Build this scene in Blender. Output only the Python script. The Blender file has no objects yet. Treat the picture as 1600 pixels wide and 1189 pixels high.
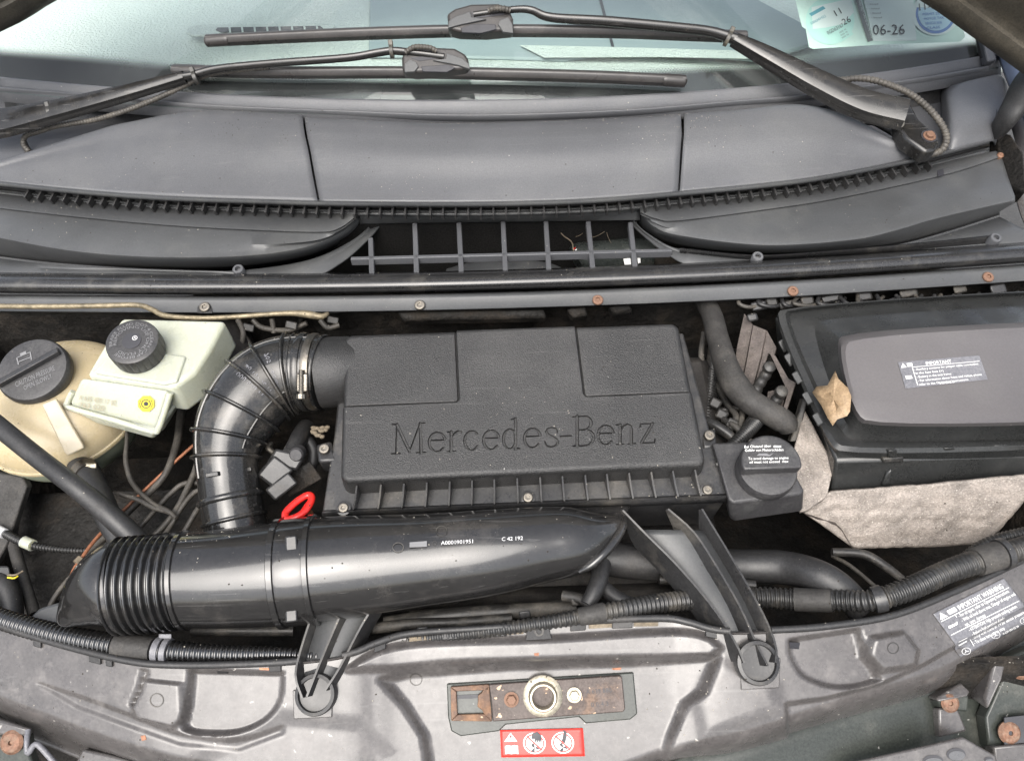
import bpy, bmesh, math, random
import numpy as np
from mathutils import Vector, Matrix

random.seed(7)
SC = bpy.context.scene
COL = SC.collection

# ------------------------------------------------------------------ camera
CAM = Vector((0.0, 0.0, 1.85))
FPX, CX, CY = 1209.0, 800.0, 594.5           # focal length and centre in photo pixels
PITCH, ROLL = math.radians(45.0), math.radians(2.0)
FW = Vector((0, math.cos(PITCH), -math.sin(PITCH)))
U0 = Vector((0, math.sin(PITCH), math.cos(PITCH)))
R0 = Vector((1, 0, 0))
RT = (R0 * math.cos(ROLL) - U0 * math.sin(ROLL)).normalized()
UP = (U0 * math.cos(ROLL) + R0 * math.sin(ROLL)).normalized()
cd = bpy.data.cameras.new('camera')
cd.sensor_fit = 'HORIZONTAL'; cd.sensor_width = 36.0
cd.lens = FPX / 1600.0 * 36.0
cd.clip_start = 0.01; cd.clip_end = 500.0
cam = bpy.data.objects.new('camera', cd)
COL.objects.link(cam)
cam.matrix_world = Matrix(((RT.x, UP.x, -FW.x, CAM.x), (RT.y, UP.y, -FW.y, CAM.y),
                           (RT.z, UP.z, -FW.z, CAM.z), (0, 0, 0, 1)))
SC.camera = cam

# ------------------------------------------------------------------ light
SUN_EL, SUN_AZ = math.radians(54), math.radians(194)   # azimuth clockwise from +Y: behind the photographer, left
world = bpy.data.worlds.new('World'); SC.world = world; world.use_nodes = True
nt = world.node_tree
bg = nt.nodes['Background']
sky = nt.nodes.new('ShaderNodeTexSky'); sky.sky_type = 'NISHITA'; sky.sun_disc = False
sky.sun_elevation = SUN_EL; sky.sun_rotation = SUN_AZ
sky.air_density = 1.0; sky.dust_density = 4.0; sky.ozone_density = 1.0
hs = nt.nodes.new('ShaderNodeHueSaturation'); hs.inputs['Saturation'].default_value = 0.42
nt.links.new(sky.outputs[0], hs.inputs['Color']); nt.links.new(hs.outputs[0], bg.inputs[0])
bg.inputs[1].default_value = 0.11
sl = bpy.data.lights.new('sun', 'SUN'); sl.energy = 1.3; sl.angle = math.radians(56); sl.color = (1, .96, .9)
so = bpy.data.objects.new('sun', sl); COL.objects.link(so)
sd = Vector((math.sin(SUN_AZ) * math.cos(SUN_EL), math.cos(SUN_AZ) * math.cos(SUN_EL), math.sin(SUN_EL)))
so.rotation_euler = (-sd).to_track_quat('-Z', 'Y').to_euler(); so.location = (-3, -4, 6)
SC.view_settings.view_transform = 'Standard'; SC.view_settings.look = 'None'
SC.view_settings.gamma = 1.0; SC.view_settings.use_curve_mapping = False
SC.view_settings.exposure = 1.55
SC.cycles.max_bounces = 8; SC.cycles.transparent_max_bounces = 12
SC.cycles.use_denoising = True
SC.cycles.caustics_reflective = False; SC.cycles.caustics_refractive = False

# ------------------------------------------------------------------ pixel -> place
def ray(px, py):
    return FW + RT * ((px - CX) / FPX) + UP * ((CY - py) / FPX)
def DP(px, py, depth):
    return CAM + ray(px, py) * depth
def W(px, py, drop):
    """where the line of sight meets the level plane `drop` below the lens"""
    r = ray(px, py); return CAM + r * (drop / -r.z)
def WP(px, py, pl):
    r = ray(px, py); return CAM + r * ((pl[0] - CAM).dot(pl[1]) / r.dot(pl[1]))
def depth(p): return (p - CAM).dot(FW)
def proj(p):
    d = p - CAM; z = d.dot(FW)
    return CX + FPX * d.dot(RT) / z, CY - FPX * d.dot(UP) / z
def plane3(a, b, c):
    n = (b - a).cross(c - a).normalized()
    if n.dot(CAM - a) < 0: n = -n
    return (a, n)
def off(pl, h): return (pl[0] + pl[1] * h, pl[1])
def pxm(p): return depth(p) / FPX                        # metres per photo pixel at p

def crom(pts, n):
    """Catmull-Rom through pts, resampled evenly to n points (any dimension)"""
    P = np.array([tuple(p) for p in pts], float)
    if len(P) == 2:
        t = np.linspace(0, 1, n)[:, None]; return P[0] * (1 - t) + P[1] * t
    E = np.vstack([2 * P[0] - P[1], P, 2 * P[-1] - P[-2]])
    out = []
    for i in range(len(P) - 1):
        p0, p1, p2, p3 = E[i:i + 4]
        t = np.linspace(0, 1, 24, endpoint=False)[:, None]
        out.append(.5 * ((2 * p1) + (p2 - p0) * t + (2 * p0 - 5 * p1 + 4 * p2 - p3) * t ** 2 + (3 * p1 - p0 - 3 * p2 + p3) * t ** 3))
    Q = np.vstack(out + [P[-1:]])
    s = np.r_[0, np.cumsum(np.linalg.norm(np.diff(Q[:, :3], axis=0), axis=1))]
    u = np.linspace(0, s[-1], n)
    return np.stack([np.interp(u, s, Q[:, k]) for k in range(Q.shape[1])], 1)
def lin(pts, n):
    P = np.array([tuple(p) for p in pts], float)
    s = np.r_[0, np.cumsum(np.linalg.norm(np.diff(P[:, :3], axis=0), axis=1))]
    u = np.linspace(0, s[-1], n)
    return np.stack([np.interp(u, s, P[:, k]) for k in range(P.shape[1])], 1)
def fx(pts, x):
    """y of a left-to-right pixel polyline at x, smoothed"""
    q = crom(pts, 400); return np.interp(x, q[:, 0], q[:, 1])

# ------------------------------------------------------------------ objects
def root_loc(o):
    v = Vector((0, 0, 0))
    while o is not None:
        v += Vector(o.location); o = o.parent
    return v
def thing(name, label, cat, loc, group=None):
    o = bpy.data.objects.new(name, None); COL.objects.link(o)
    o.location = loc; o.empty_display_size = .05
    o['label'] = label; o['category'] = cat
    if group: o['group'] = group
    return o
def tag(o, label, cat, group=None):
    o['label'] = label; o['category'] = cat
    if group: o['group'] = group
    return o
def struct(o):
    o['kind'] = 'structure'; return o
def put(name, verts, faces, mat, parent=None, smooth=30, bevel=0, seg=2, solid=0, uvs=None, sub=0, recalc=True, label=None):
    L = root_loc(parent)
    V = [Vector(v) for v in verts]
    me = bpy.data.meshes.new(name)
    origin = Vector((0, 0, 0))
    if parent is None:                                   # a thing that is one mesh: origin at its base
        xs = [v.x for v in V]; ys = [v.y for v in V]; zs = [v.z for v in V]
        origin = Vector(((min(xs) + max(xs)) / 2, (min(ys) + max(ys)) / 2, min(zs)))
        L = origin
    me.from_pydata([tuple(v - L) for v in V], [], [tuple(f) for f in faces])
    if uvs is not None:
        ul = me.uv_layers.new(name='UVMap')
        for l in me.loops: ul.data[l.index].uv = uvs[l.vertex_index]
    if recalc:
        bm = bmesh.new(); bm.from_mesh(me)
        bmesh.ops.recalc_face_normals(bm, faces=bm.faces); bm.to_mesh(me); bm.free()
    if smooth:
        me.polygons.foreach_set('use_smooth', [True] * len(me.polygons))
        me.set_sharp_from_angle(angle=math.radians(smooth))
    me.materials.append(mat)
    o = bpy.data.objects.new(name, me); COL.objects.link(o)
    o.parent = parent; o.location = origin
    if solid:
        m = o.modifiers.new('s', 'SOLIDIFY'); m.thickness = abs(solid); m.offset = -1 if solid > 0 else 1
    if bevel:
        m = o.modifiers.new('b', 'BEVEL'); m.width = bevel; m.segments = seg; m.limit_method = 'ANGLE'; m.angle_limit = math.radians(35)
        m.harden_normals = False
    if sub:
        m = o.modifiers.new('u', 'SUBSURF'); m.levels = sub; m.render_levels = sub
    if label: o['label'] = label
    return o
def grid(name, rows, mat, parent=None, closed=False, face_cam=True, **k):
    n = len(rows[0]); V = [Vector(tuple(p)[:3]) for r in rows for p in r]; F = []; uv = []
    for i in range(len(rows)):
        for j in range(n): uv.append((j / (n - 1), i / (len(rows) - 1)))
    for i in range(len(rows) - 1):
        for j in range(n if closed else n - 1):
            a, b = i * n + j, i * n + (j + 1) % n
            F.append((a, b, b + n, a + n))
    if face_cam and not closed:
        f = F[len(F) // 2]; nn = (V[f[1]] - V[f[0]]).cross(V[f[2]] - V[f[0]])
        if nn.dot(CAM - V[f[0]]) < 0: F = [tuple(reversed(f)) for f in F]
    return put(name, V, F, mat, parent, uvs=uv, recalc=False, **k)
def loft(name, lines, mat, parent=None, n=60, sub=1, curve=True, **k):
    """lines: list of pixel polylines [(px,py,drop)...] -> sheet between them"""
    rows = []
    for L in lines:
        L = [W(*p) if not isinstance(p, Vector) else p for p in L]
        rows.append((crom if curve else lin)(L, n))
    if sub > 1:
        A = np.array(rows); cols = [crom(A[:, j], (len(rows) - 1) * sub + 1) for j in range(n)]
        rows = list(np.array(cols).transpose(1, 0, 2))
    return grid(name, rows, mat, parent, **k)
def prism(name, poly, vec, mat, parent=None, bevel=0, **k):
    P = [Vector(p) for p in poly]; n = len(P)
    vecs = vec if isinstance(vec, (list, tuple)) else [vec] * n
    V = P + [p + v for p, v in zip(P, vecs)]
    F = [tuple(range(n)), tuple(range(2 * n - 1, n - 1, -1))] + [(i, (i + 1) % n, n + (i + 1) % n, n + i) for i in range(n)]
    k.setdefault('smooth', 30)
    return put(name, V, F, mat, parent, bevel=bevel, **k)
def plate(name, pix, pl, th, mat, parent=None, bevel=0, h=0, **k):
    """flat piece with a pixel outline lying on plane pl, th thick above it"""
    p2 = off(pl, h + th)
    return prism(name, [WP(x, y, p2) for x, y in pix], pl[1] * -th, mat, parent, bevel, **k)
def frames(P):
    T = np.gradient(P, axis=0); T /= np.linalg.norm(T, axis=1)[:, None] + 1e-12
    ref = Vector((0, 0, 1)) if abs(T[0][2]) < .9 else Vector((0, 1, 0))
    t = Vector(T[0]); nrm = (ref - t * ref.dot(t)).normalized(); out = []
    for i in range(len(P)):
        t = Vector(T[i]); nrm = (nrm - t * nrm.dot(t)).normalized()
        out.append((t, nrm, t.cross(nrm)))
    return out
def tube(name, pts, rad, mat, parent=None, n=None, seg=14, pitch=0, amp=.12, cap=True, curve=True, squash=1, **k):
    """pts in metres, rad in metres (one or one per point); pitch = corrugation in metres"""
    if not hasattr(rad, '__len__'): rad = [rad] * len(pts)
    A = [tuple(p) + (r,) for p, r in zip(pts, rad)]
    length = sum((Vector(pts[i + 1]) - Vector(pts[i])).length for i in range(len(pts) - 1))
    if pitch: n = max(12, int(length / pitch) * 8 + 1)
    elif n is None: n = max(8, 8 * (len(pts) - 1))
    Q = (crom if curve else lin)(A, n)
    P, R = Q[:, :3], np.maximum(Q[:, 3], 1e-4)
    if pitch:
        ph = np.arange(n) / 8.0
        w = np.cos(2 * np.pi * ph)
        R = R * (1 - amp + amp * np.sign(w) * np.abs(w) ** .6)
    fr = frames(P); rows = []
    for i in range(n):
        t, a, b = fr[i]
        rows.append([Vector(P[i]) + a * (math.cos(2 * math.pi * j / seg) * R[i]) + b * (math.sin(2 * math.pi * j / seg) * R[i] * squash) for j in range(seg)])
    V = [v for r in rows for v in r]; F = []; uv = []
    for i in range(n):
        for j in range(seg): uv.append((j / seg, i / (n - 1)))
    for i in range(n - 1):
        for j in range(seg):
            F.append((i * seg + j, i * seg + (j + 1) % seg, (i + 1) * seg + (j + 1) % seg, (i + 1) * seg + j))
    if cap:
        F.append(tuple(range(seg - 1, -1, -1))); F.append(tuple((n - 1) * seg + j for j in range(seg)))
    k.setdefault('smooth', 50)
    return put(name, V, F, mat, parent, uvs=uv, **k)
def ptube(name, pix, mat, parent=None, **k):
    """pix: (px,py,drop,radius in pixels)"""
    pts = [W(a, b, c) for a, b, c, r in pix]
    return tube(name, pts, [r * pxm(p) for p, (_, _, _, r) in zip(pts, pix)], mat, parent, **k)
def lathe(name, prof, base, axis, mat, parent=None, seg=32, x=None, **k):
    ax = Vector(axis).normalized(); ref = Vector((1, 0, 0)) if abs(ax.x) < .9 else Vector((0, 1, 0))
    a = (ref - ax * ref.dot(ax)).normalized(); b = ax.cross(a); V = []; F = []
    for r, h in prof:
        for j in range(seg):
            th = 2 * math.pi * j / seg
            V.append(Vector(base) + ax * h + (a * math.cos(th) + b * math.sin(th)) * max(r, 1e-5))
    for i in range(len(prof) - 1):
        for j in range(seg):
            F.append((i * seg + j, i * seg + (j + 1) % seg, (i + 1) * seg + (j + 1) % seg, (i + 1) * seg + j))
    F.append(tuple(range(seg - 1, -1, -1))); F.append(tuple((len(prof) - 1) * seg + j for j in range(seg)))
    k.setdefault('smooth', 35)
    return put(name, V, F, mat, parent, **k)
def box_at(name, c, ax, ay, az, mat, parent=None, bevel=0, **k):
    """box from centre and three half-axis vectors"""
    c = Vector(c); V = [c + ax * i + ay * j + az * l for i in (-1, 1) for j in (-1, 1) for l in (-1, 1)]
    F = [(0, 1, 3, 2), (4, 6, 7, 5), (0, 4, 5, 1), (2, 3, 7, 6), (0, 2, 6, 4), (1, 5, 7, 3)]
    return put(name, V, F, mat, parent, bevel=bevel, **k)
def hexa(name, top, bot, mat, parent=None, bevel=0, **k):
    top = [W(*p) if not isinstance(p, Vector) else p for p in top]
    bot = [W(*p) if not isinstance(p, Vector) else p for p in bot]
    return prism(name, top, [b - t for t, b in zip(top, bot)], mat, parent, bevel, **k)
_mesh_cache = {}
def inst(name, key, make, M4, parent, mat):
    """piece sharing mesh data, placed by a matrix"""
    if key not in _mesh_cache:
        V, F = make(); me = bpy.data.meshes.new(name); me.from_pydata([tuple(v) for v in V], [], F)
        bm = bmesh.new(); bm.from_mesh(me); bmesh.ops.recalc_face_normals(bm, faces=bm.faces); bm.to_mesh(me); bm.free()
        me.polygons.foreach_set('use_smooth', [True] * len(me.polygons)); me.set_sharp_from_angle(angle=math.radians(35))
        me.materials.append(mat); _mesh_cache[key] = me
    o = bpy.data.objects.new(name, _mesh_cache[key]); COL.objects.link(o); o.parent = parent
    M4 = Matrix.Translation(-root_loc(parent)) @ M4
    o.matrix_local = M4
    return o
def basis(p, x, y, z):
    return Matrix(((x.x, y.x, z.x, p.x), (x.y, y.y, z.y, p.y), (x.z, y.z, z.z, p.z), (0, 0, 0, 1)))
def nframe(n):
    n = n.normalized(); x = (R0 - n * R0.dot(n)).normalized(); return x, n.cross(x), n
def unit_cube(): 
    V = [(i, j, k) for i in (-1, 1) for j in (-1, 1) for k in (-1, 1)]
    return V, [(0, 1, 3, 2), (4, 6, 7, 5), (0, 4, 5, 1), (2, 3, 7, 6), (0, 2, 6, 4), (1, 5, 7, 3)]
def screw_mesh():
    prof = [(1.0, -.15), (1.0, .12), (.88, .26), (.5, .32), (.46, .30), (.44, .02), (.12, .0)]
    V = []; F = []; s = 18
    for i, (r, h) in enumerate(prof):
        for j in range(s):
            rr = r * (1 - .22 * (j % 3 == 0)) if i in (4, 5) else r
            V.append((rr * math.cos(2 * math.pi * j / s), rr * math.sin(2 * math.pi * j / s), h))
    for i in range(len(prof) - 1):
        for j in range(s): F.append((i * s + j, i * s + (j + 1) % s, (i + 1) * s + (j + 1) % s, (i + 1) * s + j))
    F.append(tuple((len(prof) - 1) * s + j for j in range(s)))
    return V, F
def hexbolt_mesh():
    V = []; F = []; s = 24
    prof = [(1.0, -.1), (1.0, .12), (.66, .15), (.64, .55), (.54, .64), (.1, .62)]
    for i, (r, h) in enumerate(prof):
        for j in range(s):
            a = 2 * math.pi * j / s
            rr = r
            if i >= 2: rr = r * math.cos(math.pi / 6) / math.cos((a % (math.pi / 3)) - math.pi / 6) * 1.08 if i < 5 else r
            V.append((rr * math.cos(a), rr * math.sin(a), h))
    for i in range(len(prof) - 1):
        for j in range(s): F.append((i * s + j, i * s + (j + 1) % s, (i + 1) * s + (j + 1) % s, (i + 1) * s + j))
    F.append(tuple((len(prof) - 1) * s + j for j in range(s)))
    return V, F
def screw(p, n, r, mat, parent, name='screw', kind='screw'):
    x, y, z = nframe(n)
    return inst(name, kind + mat.name, screw_mesh if kind == 'screw' else hexbolt_mesh, basis(p, x * r, y * r, z * r), parent, mat)
def text(name, body, at, mat, parent, size=1.0, fit=None, lift=0, align='LEFT', bold=0, shear=0):
    """flat lettering; at(u,v) maps text metres-free units (u right, v up, cap height ~0.7) to a point"""
    c = bpy.data.curves.new('t', 'FONT'); c.body = body; c.size = 1.0; c.resolution_u = 2; c.align_x = align; c.offset = bold; c.shear = shear
    t = bpy.data.objects.new('t', c); COL.objects.link(t)
    bpy.context.view_layer.update()
    me = bpy.data.meshes.new_from_object(t); bpy.data.objects.remove(t); bpy.data.curves.remove(c)
    V = [tuple(v.co) for v in me.vertices]; F = [tuple(p.vertices) for p in me.polygons]; bpy.data.meshes.remove(me)
    if not V: return None
    xs = [v[0] for v in V]; x0, x1 = min(xs), max(xs)
    if fit: V = [((v[0] - x0) / (x1 - x0) * fit, v[1], 0) for v in V]
    o = put(name, [at(v[0], v[1]) for v in V], F, mat, parent, smooth=0, recalc=False)
    return o
def quad_map(q, pl, lift=.0006):
    """u,v in 0..1 inside a pixel quad (top-left, top-right, bottom-right, bottom-left) -> point on pl"""
    p2 = off(pl, lift)
    a, b, c, d = [WP(x, y, p2) for x, y in q]
    return lambda u, v: (a * (1 - u) + b * u) * v + (d * (1 - u) + c * u) * (1 - v)
def tline(name, body, m, u, v, w, h, mat, parent, **k):
    """one line of lettering inside a quad map: left u, baseline v, width w, cap height h (all 0..1)"""
    return text(name, body, lambda a, b: m(u + a * w, v + b / .7 * h), mat, parent, fit=1.0, **k)
def mpoly(name, pts, m, mat, parent):
    return put(name, [m(u, v) for u, v in pts], [tuple(range(len(pts)))], mat, parent, smooth=0, recalc=False)
def ell(cx, cy, rx, ry, n=32, a0=0, a1=360):
    return [(cx + rx * math.cos(math.radians(a0 + (a1 - a0) * i / (n - 1 if a1 - a0 < 360 else n))),
             cy + ry * math.sin(math.radians(a0 + (a1 - a0) * i / (n - 1 if a1 - a0 < 360 else n)))) for i in range(n)]
def ring2(cx, cy, rx, ry, k, n=40):
    """annulus as outer+inner loops"""
    o = ell(cx, cy, rx, ry, n); i = ell(cx, cy, rx * k, ry * k, n)
    return o + i, [(j, (j + 1) % n, n + (j + 1) % n, n + j) for j in range(n)]

# ------------------------------------------------------------------ materials
def mat(name, base, rough=.5, metal=0.0, spec=.5, coat=0, var=(6, .25), grain=None, dust=None, sss=0, sssr=(.02, .02, .015),
        rvar=.12, spots=None, trans=0, bump2=None, fine=.4, fsc=330, scratch=0):
    m = bpy.data.materials.new(name); m.use_nodes = True; t = m.node_tree; N = t.nodes; Lk = t.links
    b = N['Principled BSDF']
    b.inputs['Roughness'].default_value = rough; b.inputs['Metallic'].default_value = metal
    b.inputs['Specular IOR Level'].default_value = spec; b.inputs['Coat Weight'].default_value = coat
    b.inputs['Coat Roughness'].default_value = .08
    if sss:
        b.inputs['Subsurface Weight'].default_value = sss; b.inputs['Subsurface Radius'].default_value = (1, .9, .6)
        b.inputs['Subsurface Scale'].default_value = sssr[0]
    if trans: b.inputs['Transmission Weight'].default_value = trans
    tc = N.new('ShaderNodeTexCoord'); src = tc.outputs['Object']
    def noise(sc, det=4, rgh=.55):
        n = N.new('ShaderNodeTexNoise'); n.inputs['Scale'].default_value = sc; n.inputs['Detail'].default_value = det
        n.inputs['Roughness'].default_value = rgh; Lk.new(src, n.inputs['Vector']); return n.outputs['Fac']
    def ramp(f, a, c, lo=(0, 0, 0, 1), hi=(1, 1, 1, 1)):
        r = N.new('ShaderNodeValToRGB'); r.color_ramp.elements[0].position = a; r.color_ramp.elements[1].position = c
        r.color_ramp.elements[0].color = lo; r.color_ramp.elements[1].color = hi; Lk.new(f, r.inputs[0]); return r.outputs[0]
    def mix(f, a, c):
        x = N.new('ShaderNodeMix'); x.data_type = 'RGBA'
        if isinstance(f, float): x.inputs[0].default_value = f
        else: Lk.new(f, x.inputs[0])
        for s, v in ((6, a), (7, c)):
            if isinstance(v, tuple): x.inputs[s].default_value = (*v, 1)
            else: Lk.new(v, x.inputs[s])
        return x.outputs[2]
    lo = tuple(c * (1 - var[1]) for c in base); hi = tuple(min(1, c * (1 + var[1])) for c in base)
    col = mix(ramp(noise(var[0]), .3, .7), lo, hi)
    rfac = None
    if dust:                                            # (colour, scale, amount, threshold): patchy dust/wear
        dc, ds, da, dt = dust
        f = ramp(noise(ds, 8, .65), dt, min(.99, dt + .22), hi=(da, da, da, 1))
        col = mix(f, col, dc); rfac = f
    if spots:                                           # (colour, scale, threshold): small specks
        pc, ps, pt = spots
        col = mix(ramp(noise(ps, 2, .5), pt, pt + .03), col, pc)
    if fine:                                            # fine gritty mottling
        col = mix(ramp(noise(fsc, 5, .7), .34, .66), mix(fine, col, (0.0, 0.0, 0.0)), mix(fine * .06, col, (.5, .48, .45)))
    if scratch:                                         # fine scuffs running along the part
        mp = N.new('ShaderNodeMapping'); mp.inputs['Scale'].default_value = (7, 190, 190); mp.inputs['Rotation'].default_value = (.3, .25, .5)
        Lk.new(src, mp.inputs[0]); sn2 = N.new('ShaderNodeTexNoise'); sn2.inputs['Scale'].default_value = 1.0; sn2.inputs['Detail'].default_value = 3
        Lk.new(mp.outputs[0], sn2.inputs['Vector']); col = mix(ramp(sn2.outputs['Fac'], .64, .70, hi=(scratch, scratch, scratch, 1)), col, (.17, .165, .16))
    Lk.new(col, b.inputs['Base Color'])
    # roughness variation
    mr = N.new('ShaderNodeMapRange'); Lk.new(noise(var[0] * 2.3, 6, .6), mr.inputs[0])
    mr.inputs[1].default_value = .3; mr.inputs[2].default_value = .7
    mr.inputs[3].default_value = max(.02, rough - rvar); mr.inputs[4].default_value = min(1, rough + rvar)
    if rfac is not None:
        ad = N.new('ShaderNodeMath'); ad.operation = 'MULTIPLY_ADD'; ad.use_clamp = True
        Lk.new(rfac, ad.inputs[0]); ad.inputs[1].default_value = .35; Lk.new(mr.outputs[0], ad.inputs[2])
        Lk.new(ad.outputs[0], b.inputs['Roughness'])
    else: Lk.new(mr.outputs[0], b.inputs['Roughness'])
    nrm = None
    for g in (grain, bump2):
        if g:                                           # (scale, strength, distance[, detail])
            bp = N.new('ShaderNodeBump'); bp.inputs['Strength'].default_value = g[1]; bp.inputs['Distance'].default_value = g[2]
            Lk.new(noise(g[0], g[3] if len(g) > 3 else 3, .6), bp.inputs['Height'])
            if nrm is not None: Lk.new(nrm, bp.inputs['Normal'])
            nrm = bp.outputs[0]
    if nrm is not None: Lk.new(nrm, b.inputs['Normal'])
    return m
DUST = (.20, .18, .15)
M = {}
M['cowl'] = mat('weathered_plastic', (.080, .082, .088), .42, fine=.2, fsc=420, scratch=.10, var=(3.5, .14), grain=(700, .45, .0007), dust=((.15, .15, .145), 3.2, .35, .5), spots=((.32, .31, .29), 130, .775), rvar=.08)
M['tray'] = mat('tray_plastic', (.060, .062, .064), .40, fine=.16, var=(4, .25), grain=(900, .2, .0005), dust=((.13, .13, .12), 7, .35, .5), spots=((.3, .3, .28), 160, .78))
M['lid'] = mat('grained_plastic', (.016, .016, .0165), .34, fine=.5, fsc=520, var=(5, .35), grain=(650, .8, .0012), dust=((.12, .115, .11), 5, .22, .5), scratch=.12, rvar=.1, spots=((.3, .29, .27), 260, .77))
M['plastic'] = mat('black_plastic', (.024, .024, .025), .35, var=(9, .35), grain=(300, .12, .0006), dust=(DUST, 14, .4, .52))
M['dusty'] = mat('dusty_plastic', (.022, .021, .02), .5, var=(9, .4), grain=(300, .15, .0006), dust=((.2, .18, .15), 22, .55, .46))
M['gloss'] = mat('gloss_plastic', (.011, .011, .0115), .15, fine=.2, var=(7, .3), spec=.8, coat=.5, rvar=.08, grain=(30, .12, .002), dust=((.16, .14, .12), 30, .22, .55))
M['hose'] = mat('moulded_hose', (.014, .014, .014), .17, fine=.3, scratch=.15, var=(12, .35), spec=.5, coat=.22, rvar=.1, grain=(45, .18, .002), dust=((.13, .115, .095), 20, .6, .50))
M['snorkel'] = mat('satin_duct', (.014, .0135, .0135), .17, fine=.22, scratch=.14, var=(9, .3), spec=.6, coat=.4, rvar=.06, grain=(60, .06, .001), dust=((.15, .135, .12), 14, .3, .53), spots=((.28, .27, .25), 240, .77))
M['paint'] = mat('dark_paint', (.078, .072, .070), .30, fine=.25, fsc=240, scratch=.2, var=(30, .14), spec=.55, coat=.3, rvar=.08, grain=(14, .04, .002), dust=((.20, .185, .175), 42, .4, .52), spots=((.36, .34, .31), 95, .745))
M['paint_low'] = mat('dull_green_paint', (.032, .038, .032), .4, var=(4, .3), coat=.1, grain=(20, .08, .002), dust=((.17, .165, .14), 9, .45, .5), spots=((.4, .39, .36), 120, .74))
M['rubber'] = mat('rubber', (.02, .02, .021), .5, var=(8, .3), dust=((.12, .11, .1), 12, .35, .52))
M['rail'] = mat('painted_rail', (.02, .02, .021), .26, var=(5, .3), coat=.3, dust=((.15, .14, .12), 18, .4, .54), grain=(60, .06, .001))
M['conduit'] = mat('conduit_plastic', (.02, .02, .02), .33, var=(10, .3), dust=((.18, .16, .13), 18, .5, .5))
M['tape'] = mat('cloth_tape', (.032, .03, .028), .7, var=(25, .35), dust=((.12, .11, .095), 26, .4, .5), grain=(200, .4, .001))
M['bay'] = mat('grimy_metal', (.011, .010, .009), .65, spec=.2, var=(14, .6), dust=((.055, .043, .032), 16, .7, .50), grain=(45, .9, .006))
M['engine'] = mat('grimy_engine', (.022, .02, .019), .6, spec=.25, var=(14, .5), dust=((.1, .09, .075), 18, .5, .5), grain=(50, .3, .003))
M['tank'] = mat('yellowed_tank', (.46, .38, .24), .3, fine=.12, var=(9, .12), sss=.6, sssr=(.03,), spec=.45, grain=(40, .08, .001), dust=((.45, .36, .2), 12, .35, .55), rvar=.08)
M['fluid'] = mat('tank_fluid', (.24, .27, .2), .3, fine=.12, var=(6, .25), sss=.4, sssr=(.02,), dust=((.22, .2, .14), 10, .4, .5))
M['reservoir'] = mat('milky_reservoir', (.44, .455, .37), .3, fine=.12, var=(8, .08), sss=.6, sssr=(.025,), grain=(35, .06, .001), dust=((.5, .46, .32), 16, .3, .56), rvar=.08)
M['cap'] = mat('cap_plastic', (.038, .037, .039), .45, var=(12, .3), grain=(500, .3, .0006), dust=((.14, .14, .13), 30, .35, .52))
M['steel'] = mat('zinc_steel', (.24, .22, .19), .42, metal=1, var=(30, .2), dust=((.3, .24, .16), 60, .4, .52))
M['rustscrew'] = mat('rusty_screw', (.20, .10, .06), .6, metal=.3, var=(60, .4), dust=((.30, .23, .17), 160, .6, .47))
M['rust'] = mat('rusty_plate', (.13, .075, .05), .62, metal=.25, var=(18, .4), dust=((.40, .23, .13), 34, .75, .48), grain=(120, .3, .001), spots=((.55, .42, .28), 110, .68))
M['latch'] = mat('latch_plate', (.075, .057, .05), .5, metal=.35, var=(16, .35), dust=((.36, .23, .15), 26, .55, .56), grain=(160, .3, .0008), spots=((.5, .36, .24), 120, .68))
M['socket'] = mat('galvanised_socket', (.56, .51, .40), .45, metal=.75, var=(40, .3), dust=((.22, .16, .09), 45, .6, .52), grain=(150, .3, .0008))
M['brass'] = mat('passivated_rod', (.26, .215, .14), .5, metal=.5, var=(60, .4), grain=(220, .6, .001), dust=((.2, .17, .12), 80, .5, .5))
M['foil'] = mat('heat_shield_felt', (.27, .235, .205), .5, metal=.15, var=(28, .35), grain=(420, .7, .0015), bump2=(60, .5, .003, 6), dust=((.2, .16, .12), 14, .45, .55), spots=((.45, .41, .36), 500, .64))
M['foil_flat'] = mat('heat_shield_sheet', (.12, .10, .09), .55, metal=.2, var=(60, .35), grain=(600, .8, .001), dust=((.12, .1, .085), 20, .5, .5))
M['fuse'] = mat('fuse_lid_lit', (.105, .098, .099), .38, fine=.12, var=(3, .1), grain=(600, .12, .0005), dust=((.13, .125, .12), 6, .4, .5), spots=((.4, .38, .34), 160, .77), rvar=.06)  # lid plateau, coloured lighter than its slopes to carry the light on it
M['fusedark'] = mat('fuse_base_shaded_rim', (.024, .025, .025), .3, fine=.25, var=(10, .2), dust=((.10, .10, .095), 9, .3, .52), grain=(60, .1, .001))  # also the lid slopes, coloured dark for the darkness they reflect
M['paper'] = mat('brown_tape', (.34, .235, .135), .55, var=(20, .15), grain=(60, .4, .004), dust=((.42, .33, .22), 30, .5, .55))
M['red'] = mat('red_plastic', (.62, .02, .015), .25, fine=.12, var=(20, .12), coat=.3)
M['redlabel'] = mat('red_label', (.72, .035, .025), .38, fine=.12, var=(10, .05))
M['white'] = mat('white_print', (.80, .80, .78), .45, fine=0, var=(40, .04))
M['black'] = mat('black_print', (.03, .03, .035), .5, fine=0, var=(40, .1))
M['grey_print'] = mat('grey_print', (.16, .16, .165), .55, fine=0, var=(40, .1))
M['label'] = mat('grey_label', (.17, .17, .185), .35, var=(8, .1), dust=((.3, .3, .3), 20, .3, .55))
M['silver'] = mat('silver_print', (.62, .62, .62), .4, fine=0, var=(40, .1))
M['yellow'] = mat('yellow_print', (.75, .60, .04), .45, fine=0, var=(30, .06))
M['copper'] = mat('rusty_pipe', (.35, .14, .07), .5, metal=.3, var=(40, .4), dust=((.2, .12, .08), 50, .5, .5))
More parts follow.
